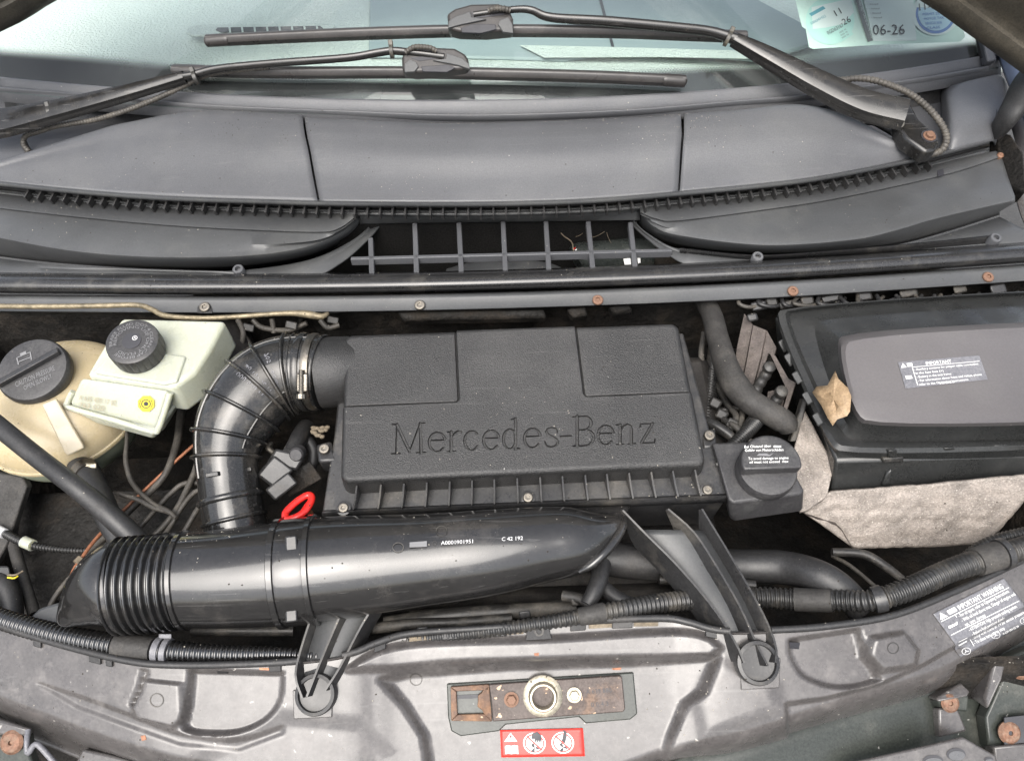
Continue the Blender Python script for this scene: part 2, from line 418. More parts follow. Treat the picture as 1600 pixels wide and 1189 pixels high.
M['wirecover'] = mat('grimy_pipe', (.06, .054, .046), .55, var=(30, .45), dust=((.17, .15, .12), 50, .5, .48), grain=(150, .4, .001))
M['clear'] = mat('clear_strap', (.38, .33, .24), .3, fine=0, sss=.4, sssr=(.01,), var=(20, .08))
M['bonnet'] = mat('bonnet_underside', (.03, .026, .018), .45, var=(6, .4), dust=((.12, .1, .07), 12, .4, .5), grain=(40, .1, .002))
M['wing'] = mat('wing_paint', (.30, .36, .50), .15, fine=0, var=(3, .1), coat=.6, dust=((.6, .58, .55), 4, .35, .5))
M['wiper'] = mat('satin_black_metal', (.012, .0115, .011), .22, fine=.15, scratch=.2, var=(14, .3), coat=.15, dust=((.12, .10, .075), 40, .2, .55))
M['blade'] = mat('wiper_rubber', (.034, .031, .030), .34, fine=.2, var=(16, .25), dust=((.12, .105, .09), 30, .25, .54))
M['tie'] = mat('cable_tie', (.03, .029, .026), .4, var=(30, .3), dust=((.25, .22, .16), 60, .5, .5))
M['dash'] = mat('grained_dashboard', (.52, .56, .53), .55, fine=0, var=(2, .08), grain=(150, .9, .006, 2))
M['dash_dark'] = mat('dashboard_trim', (.26, .31, .32), .5, fine=0, var=(2, .1), grain=(170, .3, .002, 2))
M['grit_pale'] = mat('pale_grit', (.36, .33, .28), .9, var=(200, .4))
M['grit_dark'] = mat('dark_grit', (.035, .028, .02), .9, var=(200, .4))
M['void'] = mat('unlit_void', (.004, .004, .004), .8, spec=.1)  # darkness inside the plenum and socket bore, put into a near-black colour
M['motor'] = mat('wiper_motor', (.03, .036, .034), .25, var=(14, .4), dust=((.2, .18, .14), 26, .5, .55))
M['web'] = mat('dry_debris', (.18, .145, .10), .8, var=(30, .4))
M['ground'] = mat('asphalt', (.055, .055, .055), .85, var=(3, .25), grain=(60, .4, .01))
M['mint'] = mat('clear_wallet', (.66, .80, .74), .35, fine=0, var=(12, .08), grain=(30, .2, .003))
M['paperwhite'] = mat('printed_paper', (.80, .84, .83), .55, fine=0, var=(15, .04))
M['papermint'] = mat('printed_mint_paper', (.55, .80, .74), .55, fine=0, var=(15, .06))
M['paperblue'] = mat('printed_blue_paper', (.50, .66, .80), .55, fine=0, var=(15, .06))
M['blueprint'] = mat('blue_print', (.16, .26, .56), .55, fine=0, var=(15, .06))
M['teal'] = mat('teal_print', (.12, .38, .46), .55, fine=0, var=(15, .06))
def glass_mat():
    m = bpy.data.materials.new('windscreen_glass'); m.use_nodes = True; t = m.node_tree; N = t.nodes; L = t.links
    N.remove(N['Principled BSDF']); out = N['Material Output']
    tr = N.new('ShaderNodeBsdfTransparent'); tr.inputs[0].default_value = (.86, .935, .91, 1)
    gl = N.new('ShaderNodeBsdfGlossy'); gl.inputs['Roughness'].default_value = .015
    fr = N.new('ShaderNodeFresnel'); fr.inputs[0].default_value = 1.52
    ms = N.new('ShaderNodeMixShader'); L.new(fr.outputs[0], ms.inputs[0]); L.new(tr.outputs[0], ms.inputs[1]); L.new(gl.outputs[0], ms.inputs[2])
    df = N.new('ShaderNodeBsdfDiffuse'); df.inputs[0].default_value = (.7, .72, .7, 1)
    m2 = N.new('ShaderNodeMixShader')
    tc = N.new('ShaderNodeTexCoord'); n = N.new('ShaderNodeTexNoise'); n.inputs['Scale'].default_value = 9; n.inputs['Detail'].default_value = 6
    L.new(tc.outputs['Object'], n.inputs['Vector'])
    mr = N.new('ShaderNodeMapRange'); L.new(n.outputs[0], mr.inputs[0]); mr.inputs[3].default_value = .004; mr.inputs[4].default_value = .03
    L.new(mr.outputs[0], m2.inputs[0]); L.new(ms.outputs[0], m2.inputs[1]); L.new(df.outputs[0], m2.inputs[2])
    L.new(m2.outputs[0], out.inputs[0]); return m
M['glass'] = glass_mat()
def frit_mat():
    """black ceramic edge: solid, breaking up into dots towards its upper edge (uv.y = 0 at the top)"""
    m = mat('ceramic_frit', (.016, .016, .018), .10, fine=0, var=(4, .2), coat=.3, dust=((.10, .10, .10), 5, .25, .5)); t = m.node_tree; N = t.nodes; L = t.links
    b = N['Principled BSDF']; tc = N.new('ShaderNodeTexCoord'); sp = N.new('ShaderNodeSeparateXYZ'); L.new(tc.outputs['UV'], sp.inputs[0])
    def mth(op, a, c=None):
        n = N.new('ShaderNodeMath'); n.operation = op
        for i, v in enumerate((a, c)):
            if v is None: continue
            if isinstance(v, (int, float)): n.inputs[i].default_value = v
            else: L.new(v, n.inputs[i])
        return n.outputs[0]
    sx = mth('SINE', mth('MULTIPLY', sp.outputs[0], 2 * math.pi * 330)); sy = mth('SINE', mth('MULTIPLY', sp.outputs[1], 2 * math.pi * 13))
    pat = mth('MULTIPLY', mth('ADD', mth('MULTIPLY', sx, sy), 1.0), .5)
    lim = mth('MULTIPLY', sp.outputs[1], 4.5)
    L.new(mth('GREATER_THAN', lim, pat), b.inputs['Alpha']); return m
M['frit'] = frit_mat()
# ================================================================== SETTING
struct(put('ground', [(-60, -60, 0), (60, -60, 0), (60, 60, 0), (-60, 60, 0)], [(0, 1, 2, 3)], M['ground'], smooth=0))

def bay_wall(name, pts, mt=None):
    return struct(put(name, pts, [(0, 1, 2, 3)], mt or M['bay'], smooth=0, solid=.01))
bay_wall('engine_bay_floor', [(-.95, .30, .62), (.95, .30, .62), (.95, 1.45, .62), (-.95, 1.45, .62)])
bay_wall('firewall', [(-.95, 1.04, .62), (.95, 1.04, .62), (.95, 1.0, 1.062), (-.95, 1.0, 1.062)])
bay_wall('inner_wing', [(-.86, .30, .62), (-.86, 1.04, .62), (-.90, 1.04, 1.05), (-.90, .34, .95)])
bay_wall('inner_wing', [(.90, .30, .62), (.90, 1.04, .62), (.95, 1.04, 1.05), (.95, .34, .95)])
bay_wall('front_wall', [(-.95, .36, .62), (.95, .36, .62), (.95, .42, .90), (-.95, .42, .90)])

# ------------------------------------------------------------------ windscreen surface
A_PX = [(-60, 114), (0, 122), (160, 138), (320, 150), (540, 153), (700, 158), (830, 156), (1000, 150), (1140, 141), (1280, 128), (1400, 111), (1535, 88)]
W_DROP = .632
_a = [W(x, y, W_DROP) for x, y in A_PX]
WFIT = np.polyfit([p.x for p in _a], [p.y for p in _a], 3)
def yb(x): return float(np.polyval(WFIT, x))
WZ = CAM.z - W_DROP
WA = math.radians(37)
WN = Vector((0, -math.sin(WA), math.cos(WA)))
def wind(px, py, h=0.0):
    p = W(px, py, W_DROP)
    for _ in range(12):
        p = WP(px, py, (Vector((p.x, yb(p.x), WZ)) + WN * h, WN))
    return p
def wind_xs(x, s, h=0.0):
    return Vector((x, yb(x) + s * math.cos(WA), WZ + s * math.sin(WA))) + WN * h

ws = thing('windscreen', 'green tinted windscreen glass above the black scuttle', 'windscreen', Vector((0, 1.38, WZ)))
XS = np.linspace(-1.0, .965, 50)
grid('glass', [[wind_xs(x, s) for x in XS] for s in np.linspace(-.03, .62, 14)], M['glass'], ws)
FRIT = [(-60, 66), (0, 72), (140, 82), (300, 98), (530, 114), (700, 120), (850, 114), (1036, 104), (1190, 95), (1265, 88), (1390, 76), (1520, 60)]
ft = [wind(x, fx(FRIT, x), -.005) for x in np.linspace(-60, 1530, 80)]
grid('frit_band', [[Vector(a) * (1 - k) + wind_xs(a.x, -.03, -.005) * k for a in ft] for k in np.linspace(0, 1, 10)], M['frit'], ws)
# dark mirror-black lower centre of the frit, bare of haze
tr = [wind_xs(x, 0, .003) for x in np.linspace(-1.0, .96, 60)]
grid('edge_trim', [[p + Vector((0, .001, -.002)) for p in tr], [p + Vector((0, -.001, .001)) for p in tr], [p + Vector((0, -.004, .000)) for p in tr], [p + Vector((0, -.006, -.004)) for p in tr], [p + Vector((0, -.034, -.034)) for p in tr]], M['cowl'], ws, solid=.002)
grid('lower_apron', [[wind_xs(x, .02, -.012) + Vector((0, a, b)) for x in np.linspace(-1.0, .96, 40)] for a, b in ((0, 0), (-.02, -.03), (-.05, -.08), (-.10, -.12))], M['plastic'], ws, solid=.003)
# side edge of the glass: rubber and pillar trim
e0 = wind_xs(.93, 0, .004)
_q = lambda x, y, h=.004: wind(x, y, h)
grid('pillar_seal', [[_q(1519, 42), _q(1524, 62), _q(1530, 92)], [_q(1528, 45, .012), _q(1534, 65, .012), _q(1538, 90, .012)], [_q(1536, 48), _q(1542, 70), _q(1541, 88)]], M['rubber'], ws, solid=.004)
ptr = thing('pillar_trim', 'grey plastic trim strip at the foot of the windscreen pillar', 'trim', wind(1550, 95))
prism('strip', [_q(1533, 52, .02), _q(1545, 50, .02), _q(1558, 94, .02), _q(1543, 97, .02)], WN * -.02, M['cowl'], ptr, bevel=.003)

# ------------------------------------------------------------------ dashboard seen through the glass
DZ = CAM.z - .675
dz = lambda y: DZ + (.03 * max(0, (y - 1.55)) if y < 2.3 else .02)
dh = thing('dashboard', 'pale grained dashboard top behind the windscreen glass', 'dashboard', (0, 1.8, DZ))
ys = np.linspace(1.42, 2.35, 24)
dy0 = lambda x: yb(min(.96, max(-1.0, x))) + .05 + .4 * max(0, abs(x) - 1.0)
grid('top_pad', [[Vector((x, dy0(x) + (2.35 - dy0(x)) * k, dz(dy0(x) + (2.35 - dy0(x)) * k) + .012 * math.cos(x * 3))) for x in np.linspace(-1.7, 1.5, 40)] for k in np.linspace(0, 1, 24)], M['dash'], dh, solid=.01)
grid('front_face', [[Vector((x, 2.35, dz(2.35) + .012 * math.cos(x * 3) - k)) for x in np.linspace(-1.7, 1.5, 8)] for k in (0, .4)], M['dash_dark'], dh)
dpl = (Vector((0, 1.8, DZ + .017)), Vector((0, -.03, 1)).normalized())
v = plate('defroster_vent', [(292, 43), (305, 38.5), (515, 36), (524, 40), (520, 46), (490, 51), (300, 56), (289, 50)], dpl, .006, M['dash'], dh, bevel=.003)
plate('slot', [(340, 43.5), (500, 41), (505, 45), (480, 48), (345, 51), (337, 47)], dpl, .001, M['black'], v, h=.0065)
for i in range(8):
    x = 357 + i * 19.5
    plate('slat', [(x, 43.2 - i * .25), (x + 3, 43.2 - i * .25), (x + 4, 50.5 - i * .3), (x + 1, 50.5 - i * .3)], dpl, .003, M['dash'], v, h=.0078)
plate('tray_panel', [(578, -25), (1130, -30), (1300, 60), (1190, 92), (1000, 78), (880, 92), (720, 88), (575, 86)], dpl, .010, M['dash_dark'], dh, bevel=.006)
plate('seam', [(930, -25), (934, -25), (961, 78), (957, 78)], dpl, .002, M['black'], dh, h=.0105)
plate('reflection_sheet', [(812, 71), (960, 74), (1170, 80), (1190, 92), (1030, 89), (850, 90)], dpl, .001, M['dash'], dh, h=.014)  # pale sheet standing in for a mint reflection in the glass

# ------------------------------------------------------------------ permit wallet on the inside of the glass
pw = thing('permit_wallet', 'clear plastic wallet of round permit discs stuck inside the windscreen', 'permit wallet', wind(1380, 60, -.01))
def wp_piece(name, pix, h, mt, parent=pw):
    return put(name, [wind(x, y, h) for x, y in pix], [tuple(range(len(pix)))], mt, parent, smooth=0, recalc=False)
wp_piece('wallet_sheet', [(1232, -40), (1240, -10), (1253, 42), (1259, 46), (1264, 74), (1270, 77), (1380, 70), (1500, 66), (1508, 58), (1500, 30), (1492, -40)], -.0145, M['mint'])
d1 = wp_piece('permit_disc', ell(1297, 33, 38, 37, 40), -.0135, M['papermint'])
wp_piece('pale_field', [(1268, 12), (1330, -2), (1334, 20), (1318, 38), (1290, 44), (1270, 46)], -.013, M['paperwhite'], d1)
wp_piece('card', [(1340, -40), (1424, -40), (1432, 64), (1365, 65)], -.0138, M['paperwhite'])
sp_ = wp_piece('dark_strip', [(1334, -10), (1342, -10), (1364, 64), (1356, 66)], -.0128, M['grey_print'])
d2 = wp_piece('permit_disc', ell(1462, 22, 37, 34, 40), -.0135, M['paperwhite'])
wp_piece('blue_rim', ell(1462, 22, 31, 31, 40), -.0131, M['blueprint'], d2)
wp_piece('pale_field', ell(1462, 21, 27.5, 27.5, 40), -.0126, M['paperblue'], d2)
wp_piece('pale_band', [(1430, 12), (1436, -12), (1480, -12), (1494, 12), (1480, 14)], -.0122, M['paperwhite'], d2)
def wtext(body, x, y, w, h, rot, mt, parent, bold=0):
    c, s = math.cos(math.radians(rot)), math.sin(math.radians(rot))
    return text('lettering', body, lambda a, b: wind(x + (a * w * c) + (b / .7 * h) * s, y + (a * w * s) - (b / .7 * h) * c, -.0115), mt, parent, fit=1.0, bold=bold)
wtext('11', 1307, 26, 10, 10, -30, M['black'], d1)
wtext('26', 1319, 40, 13, 10, -28, M['black'], d1)
wtext('0GD63167', 1294, 55, 28, 6, -28, M['grey_print'], d1)
wtext('1006341922', 1268, 39, 26, 4, -28, M['teal'], d1)
wp_piece('print_block', [(1264, 22), (1286, 10), (1290, 14), (1268, 26)], -.0125, M['teal'], d1)
wp_piece('print_block', [(1305, 52), (1322, 40), (1334, 54), (1318, 64)], -.0125, M['papermint'], d1)
for k in range(3): wtext('2025 10', 1312 + k * 2, 53 + k * 4, 12, 2.4, -30, M['grey_print'], d1)
wtext('06-26', 1364, 55, 50, 16, -1, M['black'], pw)
for k in range(4): wtext('- - issued', 1352 + k * 2, 8 + k * 7, 20, 2.5, 0, M['grey_print'], pw)
wtext('11-26', 1437, 17, 34, 11, -8, M['grey_print'], d2)
for k, s in enumerate(('PERMIT ZONE', 'MOTOR TAX', 'VEHICLE 2026', 'CLASS')): wtext(s, 1442 + k * 2, 25 + k * 7, 36 - k * 5, 4, -4, M['blueprint'], d2)
wtext('NEED HELP? CALL US ON THE MOVE', 1341, 2, 62, 4.5, 71, M['paperwhite'], sp_)

# ------------------------------------------------------------------ scuttle (cowl) covers
C_L = [(-50, 275, .697), (0, 255, .685), (145, 209, .662), (203, 194, .650), (320, 176.5, .637), (473, 184, .635)]
D_L = [(-50, 277, .698), (0, 261, .688), (145, 226, .668), (203, 216, .657), (320, 207, .645), (477, 213, .644)]
C_M = [(476, 184.5, .635), (540, 187.5, .635), (700, 194, .635), (850, 191, .635), (1000, 184, .635), (1064, 179.5, .635)]
D_M = [(480, 213, .644), (540, 217, .644), (700, 223, .644), (850, 221, .644), (1000, 214, .644), (1065, 210, .644)]
C_R = [(1069, 179, .635), (1150, 173, .635), (1249, 164.5, .637), (1323, 182, .652), (1398, 219, .674), (1447, 243, .694)]
D_R = [(1069, 209, .644), (1150, 204, .644), (1249, 197, .648), (1323, 205, .660), (1398, 230, .681), (1449, 245, .696)]
E_PX = [(-60, 280), (0, 286), (135, 299.5), (270, 309), (420, 314), (506, 316.5), (665, 318), (800, 317), (935, 312), (1070, 300.5), (1200, 288), (1296, 275), (1431, 248), (1546, 219)]
def E(x): return float(fx(E_PX, x))
def seam_shift(x): return x
def cover(name, C, D, xs, label=None):
    Ex = [(x, E(x), .70) for x in xs]
    top = [(x, y + 1.2, d + .022) for x, y, d in C]             # edge turned down at the back
    mid = [((a[0] + b[0]) / 2, (a[1] * .45 + b[1] * .55), (a[2] * .5 + b[2] * .5) - .0016) for a, b in zip(C, D)]
    low = [(d[0] + (e - d[0]) * .25, d[1] + (E(e) - d[1]) * .22, d[2] + (.70 - d[2]) * .2) for d, e in zip(D, xs)]
    mm = [(d[0] + (e - d[0]) * .6, d[1] + (E(e) - d[1]) * .6, d[2] + (.70 - d[2]) * .62) for d, e in zip(D, xs)]
    return loft(name, [top, C, mid, D, low, mm, Ex], M['cowl'], cowl, n=60, sub=5, solid=.003, smooth=40)
cowl = thing('scuttle_cover', 'weathered black plastic scuttle cover in three panels below the windscreen', 'scuttle cover', W(780, 300, .72))
cover('cover_panel', C_L, D_L, [-52, 0, 150, 210, 335, 497])
cover('cover_panel', C_M, D_M, [500, 560, 720, 860, 1000, 1059])
cover('cover_panel', C_R, D_R, [1062, 1150, 1249, 1323, 1400, 1451])
# well behind the covers
B_PX = [(-60, 143), (0, 150), (150, 162), (330, 178), (540, 187), (700, 193), (850, 191), (1000, 184), (1140, 172), (1250, 163), (1340, 150), (1450, 134), (1545, 117)]
xs = np.linspace(-60, 1545, 60)
loft('well', [[(x, float(fx(B_PX, x)) - 12, .640) for x in xs], [(x, float(fx(B_PX, x)), .662) for x in xs], [(x, float(fx(B_PX, x)) + 14, .690) for x in xs],
              [(x, float(fx(B_PX, x)) * .5 + E(x) * .5, .712) for x in xs], [(x, E(x) - 6, .722) for x in xs]], M['cowl'], cowl, n=70, sub=3, solid=.003)
# bonnet-seal lip and the row of teeth under it
xs = np.linspace(-60, 1546, 120)
loft('lip', [[(x, E(x) - 3, .7015) for x in xs], [(x, E(x) - 2.2, .6955) for x in xs], [(x, E(x) + .6, .694) for x in xs], [(x, E(x) + 3.5, .697) for x in xs], [(x, E(x) + 5.5, .7025) for x in xs], [(x, E(x) + 6.0, .712) for x in xs]],
     M['tray'], cowl, n=160, curve=False, solid=.002, smooth=60)
loft('lip_shadow_gap', [[(x, E(x) + 3, .708) for x in xs], [(x, E(x) + 12, .7245) for x in xs]], M['plastic'], cowl, n=140, curve=False, solid=.002)
loft('gutter_strip', [[(x, E(x) + 9.5, .716) for x in xs], [(x, E(x) + 13, .716) for x in xs], [(x, E(x) + 14.5, .7215) for x in xs], [(x, E(x) + 18, .7235) for x in xs], [(x, E(x) + 21, .728) for x in xs]], M['tray'], cowl, n=140, curve=False, solid=.002)
x = 46.0
while x < 1452:
    p = W(x, E(x) + 13.5, .7155); q = W(x + 5, E(x + 5) + 13.5, .7155); t = (q - p).normalized()
    n = Vector((0, -.35, .94)).normalized(); y = n.cross(t).normalized()
    inst('tooth', 'tooth', unit_cube, basis(p, t * .0016, y * .0115, n * .0068), cowl, M['plastic'])
    x += 19.6 if x < 1000 else 18.4

# ------------------------------------------------------------------ lower tray with intake grille
tray = thing('scuttle_tray', 'black plastic scuttle tray with open air intake grille in its middle', 'scuttle tray', W(780, 425, .78))
T1L = [(-60, 320), (0, 327), (135, 342), (270, 354), (400, 361), (500, 364), (530, 358), (556, 340)]
T2L = [(-60, 358), (0, 372), (120, 393), (250, 402), (380, 400), (470, 388), (530, 365), (562, 339)]
T3L = [(-60, 392), (0, 401), (100, 412), (250, 421), (370, 420), (480, 404), (548, 374), (586, 343)]
def mk(L, d, dx=0, dy=0): return [(x + dx, y + dy, d) for x, y in L]
T0L = [(x, E(x) + 17, .7225) for x in (-60, 0, 120, 250, 380, 470, 520, 556)]
loft('dished_panel', [T0L, mk(T1L, .7285, 0, -1.5), mk(T1L, .7325, 0, 0), mk(T1L, .7325, 0, 2.5), [((a[0] + b[0]) / 2, a[1] * .45 + b[1] * .55, .7355) for a, b in zip(T1L, T2L)], mk(T2L, .741, -2, -9), mk(T2L, .744), mk(T2L, .7505, 2, 4), mk(T3L, .800, -3, -5), mk(T3L, .812)],
     M['tray'], tray, n=90, sub=1, smooth=40, solid=.002)
T1R = [(1000, 333), (1025, 343), (1062, 346), (1210, 327), (1300, 313), (1420, 288), (1500, 268), (1566, 246)]
T2R = [(1002, 335), (1022, 354), (1062, 368), (1195, 383), (1330, 375), (1400, 360), (1465, 341), (1586, 313)]
T3R = [(985, 337), (1008, 362), (1060, 386), (1180, 399), (1300, 396), (1400, 383), (1480, 362), (1562, 336)]
T0R = [(x, E(min(x, 1546)) + 17, .7225) for x in (1000, 1030, 1062, 1210, 1300, 1420, 1500, 1556)]
loft('dished_panel', [T0R, mk(T1R, .7285, 0, -1.5), mk(T1R, .7325, 0, 0), mk(T1R, .7325, 0, 2.5), [((a[0] + b[0]) / 2, a[1] * .5 + b[1] * .5, .735) for a, b in zip(T1R, T2R)], mk(T2R, .738, 0, -6), mk(T2R, .741), mk(T2R, .7475, 0, 4), mk(T3R, .790, 0, -5), mk(T3R, .800)],
     M['tray'], tray, n=90, sub=1, smooth=40, solid=.002)
KL = [(-60, 430), (0, 431), (200, 432), (400, 433), (484, 433), (535, 408), (576, 372), (598, 346)]
loft('ledge', [mk(T3L, .773, 0, 3), [((a[0] + b[0]) / 2, (a[1] + b[1]) / 2, .7765) for a, b in zip(T3L, KL)], mk(KL, .7715)], M['tray'], tray, n=90, solid=.003)
KR = [(984, 346), (1000, 362), (1040, 394), (1088, 415), (1200, 411), (1300, 405), (1450, 397), (1640, 382)]
loft('ledge', [mk(T3R, .765, 0, 3), [((a[0] + b[0]) / 2, (a[1] + b[1]) / 2, .768) for a, b in zip(T3R, KR)], mk(KR, .7665)], M['tray'], tray, n=90, solid=.003)
# upright rib with bosses in front of the dishes
loft('rib', [[(1062, 387, .758), (1180, 398, .757), (1296, 391.5, .757), (1430, 380, .757), (1556, 367, .757)], [(1062, 389, .757), (1180, 400, .756), (1296, 393.5, .756), (1430, 382, .756), (1556, 369, .756)], [(1062, 398, .772), (1180, 409, .772), (1296, 404, .772), (1430, 394, .772), (1556, 384, .772)]], M['plastic'], tray, n=50, solid=.002)
xs = np.linspace(562, 1000, 40)
loft('grille_frame', [[(x, E(x) + 17, .7225) for x in xs], [(x, E(x) + 24, .742) for x in xs], [(x, 349 - (x - 590) * 5 / 400, .757) for x in xs], [(x, 351 - (x - 590) * 5 / 400, .772) for x in xs]], M['tray'], tray, n=60, solid=.002, curve=False)
gpl = plane3(W(560, 400, .760), W(1040, 390, .758), W(800, 430, .764))
def gbar(pix, w):
    a, b = WP(*pix[0], gpl), WP(*pix[1], gpl); t = (b - a).normalized(); s = gpl[1].cross(t).normalized()
    box_at('grille_bar', (a + b) / 2 - gpl[1] * .006, t * ((b - a).length / 2), s * w, gpl[1] * .007, M['cowl'], tray, bevel=.0012)
for xt, yt, xb, yb_ in ((579, 372, 581, 432), (648, 349, 651, 432), (717, 348, 721, 431), (786, 347, 790, 430), (853, 346, 858, 428), (919, 346, 927, 426), (985, 348, 993, 423)):
    gbar([(xt, yt), (xb, yb_)], .0042)
gbar([(548, 404), (1050, 391)], .0034)
for i, (x, y, dd) in enumerate(((372, 421, .765), (1184, 401, .755), (1556, 372, .752))):
    p = W(x, y, dd); r = 9 * pxm(p)
    lathe('boss', [(r, -.03), (r, 0), (r * .86, .002), (r * .5, .0022), (r * .45, -.004), (.0005, -.004)], p, (0, -.35, .94), M['cowl'], tray, seg=20)
# clip slots in the tray
for q in ([(1462, 256), (1473, 253), (1475, 273), (1466, 276)],):
    plate('clip_slot', q, plane3(W(1462, 256, .727), W(1473, 253, .727), W(1466, 276, .7285)), .0012, M['black'], tray, h=.0012)
# plenum below the grille
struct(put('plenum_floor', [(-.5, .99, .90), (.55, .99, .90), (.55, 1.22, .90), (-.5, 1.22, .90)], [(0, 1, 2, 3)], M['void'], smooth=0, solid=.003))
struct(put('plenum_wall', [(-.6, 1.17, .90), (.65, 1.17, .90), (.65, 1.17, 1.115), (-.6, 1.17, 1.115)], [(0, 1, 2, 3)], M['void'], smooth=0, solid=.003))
mo = thing('wiper_motor', 'cylindrical wiper motor with white paper labels behind the intake grille', 'motor', W(960, 415, .85))
ptube('housing', [(900, 408, .838, 22), (905, 405, .836, 26), (960, 400, .836, 26), (1012, 396, .836, 26), (1020, 396, .836, 24)], M['motor'], mo, seg=28, curve=False, n=40)
ptube('gearbox', [(1020, 398, .84, 22), (1035, 398, .84, 24), (1075, 398, .85, 20)], M['bay'], mo, seg=20)
mpl = plane3(W(966, 378, .8145), W(984, 378, .8145), W(972, 392, .820))
def mlabel(q):
    return plate('paper_label', q, mpl, .0006, M['white'], mo, h=.001)
mlabel([(963, 378), (985, 376), (987, 388), (970, 389)]); mlabel([(973, 399), (988, 398), (990, 413), (976, 414)]); mlabel([(995, 398), (1000, 398), (1001, 411), (997, 412)])
tube('grille_debris', [W(867, 352, .80), W(880, 368, .80), W(893, 378, .80), (W(896, 392, .80))], .0011, M['web'], mo, seg=6)
tube('wire', [W(896, 390, .81), W(905, 384, .81), W(922, 377, .81)], .0014, M['red'], mo, seg=6)
tube('wire', [W(899, 391, .81), W(910, 386, .81), W(924, 380, .81)], .0013, M['white'], mo, seg=6)
for a, b in (((920, 372), (945, 362)), ((945, 362), (975, 352)), ((948, 364), (955, 380)), ((900, 370), (915, 360))):
    tube('cobweb', [W(*a, .80), W((a[0] + b[0]) / 2, (a[1] + b[1]) / 2 + 2, .802), W(*b, .80)], .0005, M['web'], mo, seg=5)
blw = thing('blower_housing', 'rounded grey blower housing low behind the intake grille', 'blower', W(770, 425, .85))
ptube('shell', [(700, 450, .86, 30), (760, 448, .858, 42), (850, 450, .86, 40), (900, 455, .87, 20)], M['tray'], blw, seg=24)

# ------------------------------------------------------------------ painted rail and bracket strip under the tray
RT_PX = [(-60, 429), (0, 430), (400, 432), (800, 425), (1200, 409), (1640, 380)]
xs = np.linspace(-60, 1640, 60)
def rt(x): return float(fx(RT_PX, x))
rail = thing('bulkhead_rail', 'gloss black rolled steel rail across the bay under the scuttle tray', 'rail', W(800, 470, .80))
loft('roll', [[(x, rt(x) - 4, .766) for x in xs], [(x, rt(x) - 1, .757) for x in xs], [(x, rt(x) + 3, .753) for x in xs], [(x, rt(x) + 9, .752) for x in xs], [(x, rt(x) + 16, .755) for x in xs], [(x, rt(x) + 22, .761) for x in xs], [(x, rt(x) + 27, .775) for x in xs], [(x, rt(x) + 29, .785) for x in xs]], M['rail'], rail, n=90, curve=False, smooth=60, solid=.003)
strip = thing('bulkhead_strip', 'flat black steel strip held by screws below the rolled rail', 'strip', W(800, 490, .80))
loft('flange', [[(x, rt(x) + 30, .787) for x in xs], [(x, rt(x) + 32, .779) for x in xs], [(x, rt(x) + 35, .776) for x in xs], [(x, rt(x) + 38, .778) for x in xs], [(x, rt(x) + 53, .786) for x in xs], [(x, rt(x) + 56, .787) for x in xs], [(x, rt(x) + 58.5, .793) for x in xs]], M['tray'], strip, n=90, curve=False, smooth=60, solid=.003)
sn = Vector((0, -.42, .9)).normalized()
for x, y, mt in ((320, 480, 'steel'), (656, 477, 'steel'), (934, 469, 'rustscrew'), (1239, 455, 'rustscrew'), (1544, 433, 'rustscrew')):
    p = W(x, y, .7815); screw(p, sn, 8.5 * pxm(p), M[mt], strip)
p = W(320, 480, .783)
prism('clip_tab', [W(308, 470, .7795), W(330, 470, .7795), W(332, 489, .786), (W(308, 489, .786))], sn * -.003, M['plastic'], strip, bevel=.001)
rod = ptube('release_rod', [(-40, 478, .765, 4.2), (60, 479, .765, 4.2), (150, 478, .765, 4.2), (215, 477, .765, 4.2), (238, 484, .766, 4.2), (262, 494, .768, 4.2), (330, 497, .769, 4), (440, 490, .769, 4), (478, 491, .771, 6), (502, 495, .772, 5), (512, 490, .775, 3)], M['brass'], seg=12, n=90)
tag(rod, 'bent corroded metal rod along the left of the bulkhead strip', 'rod')
# ------------------------------------------------------------------ wipers
def lerp_d(p, q, k):
    return p * (1 - k) + q * k
def chain(pix, h0, h1):
    """points over the windscreen at a height going from h0 to h1 along the chain"""
    n = len(pix); return [wind(x, y, h0 + (h1 - h0) * i / (n - 1)) for i, (x, y) in enumerate(pix)]
def blade(parent, pix, rpx, capx):
    P = [wind(x, y, .024) for x, y in pix]; m = pxm(P[0])
    q = crom(P, 60); up = WN
    rows = []
    for k, (dy, dh) in enumerate(((1.0, .0), (.95, .006), (.35, .0125), (0, .0135), (-.35, .0125), (-.95, .006), (-1.0, -.004), (-.3, -.007), (-.2, -.018), (.2, -.018), (.3, -.007), (1.0, -.004))):
        side = Vector((0, math.cos(WA), math.sin(WA)))
        rows.append([Vector(v) + side * (dy * rpx * m) + up * dh for v in q])
    rows.append(rows[0])
    grid('blade', rows, M['blade'], parent, face_cam=False, smooth=35)
    for a, b in capx:
        pa, pb = wind(*a, .026), wind(*b, .026)
        tube('end_cap', [pa, lerp_d(pa, pb, .08), lerp_d(pa, pb, .5), lerp_d(pa, pb, .92), pb], [rpx * m * .5, rpx * m * 1.15, rpx * m * 1.2, rpx * m * 1.2, rpx * m * 1.12], M['blade'], parent, seg=10, curve=False, n=20)
def adapter(parent, pix, pocket, extra=()):
    P = [wind(x, y, .030) for x, y in pix]
    hd = prism('adapter', [p + WN * .022 for p in P], WN * -.03, M['blade'], parent, bevel=.005, seg=3)
    Q = [wind(x, y, .0525) for x, y in pocket]
    prism('pocket', Q, WN * -.001, M['black'], hd)
    for nm_, poly, h_, mt_ in extra: prism(nm_, [wind(x, y, .052 + h_) for x, y in poly], WN * -(h_ + .004), M[mt_], hd, bevel=.0012)
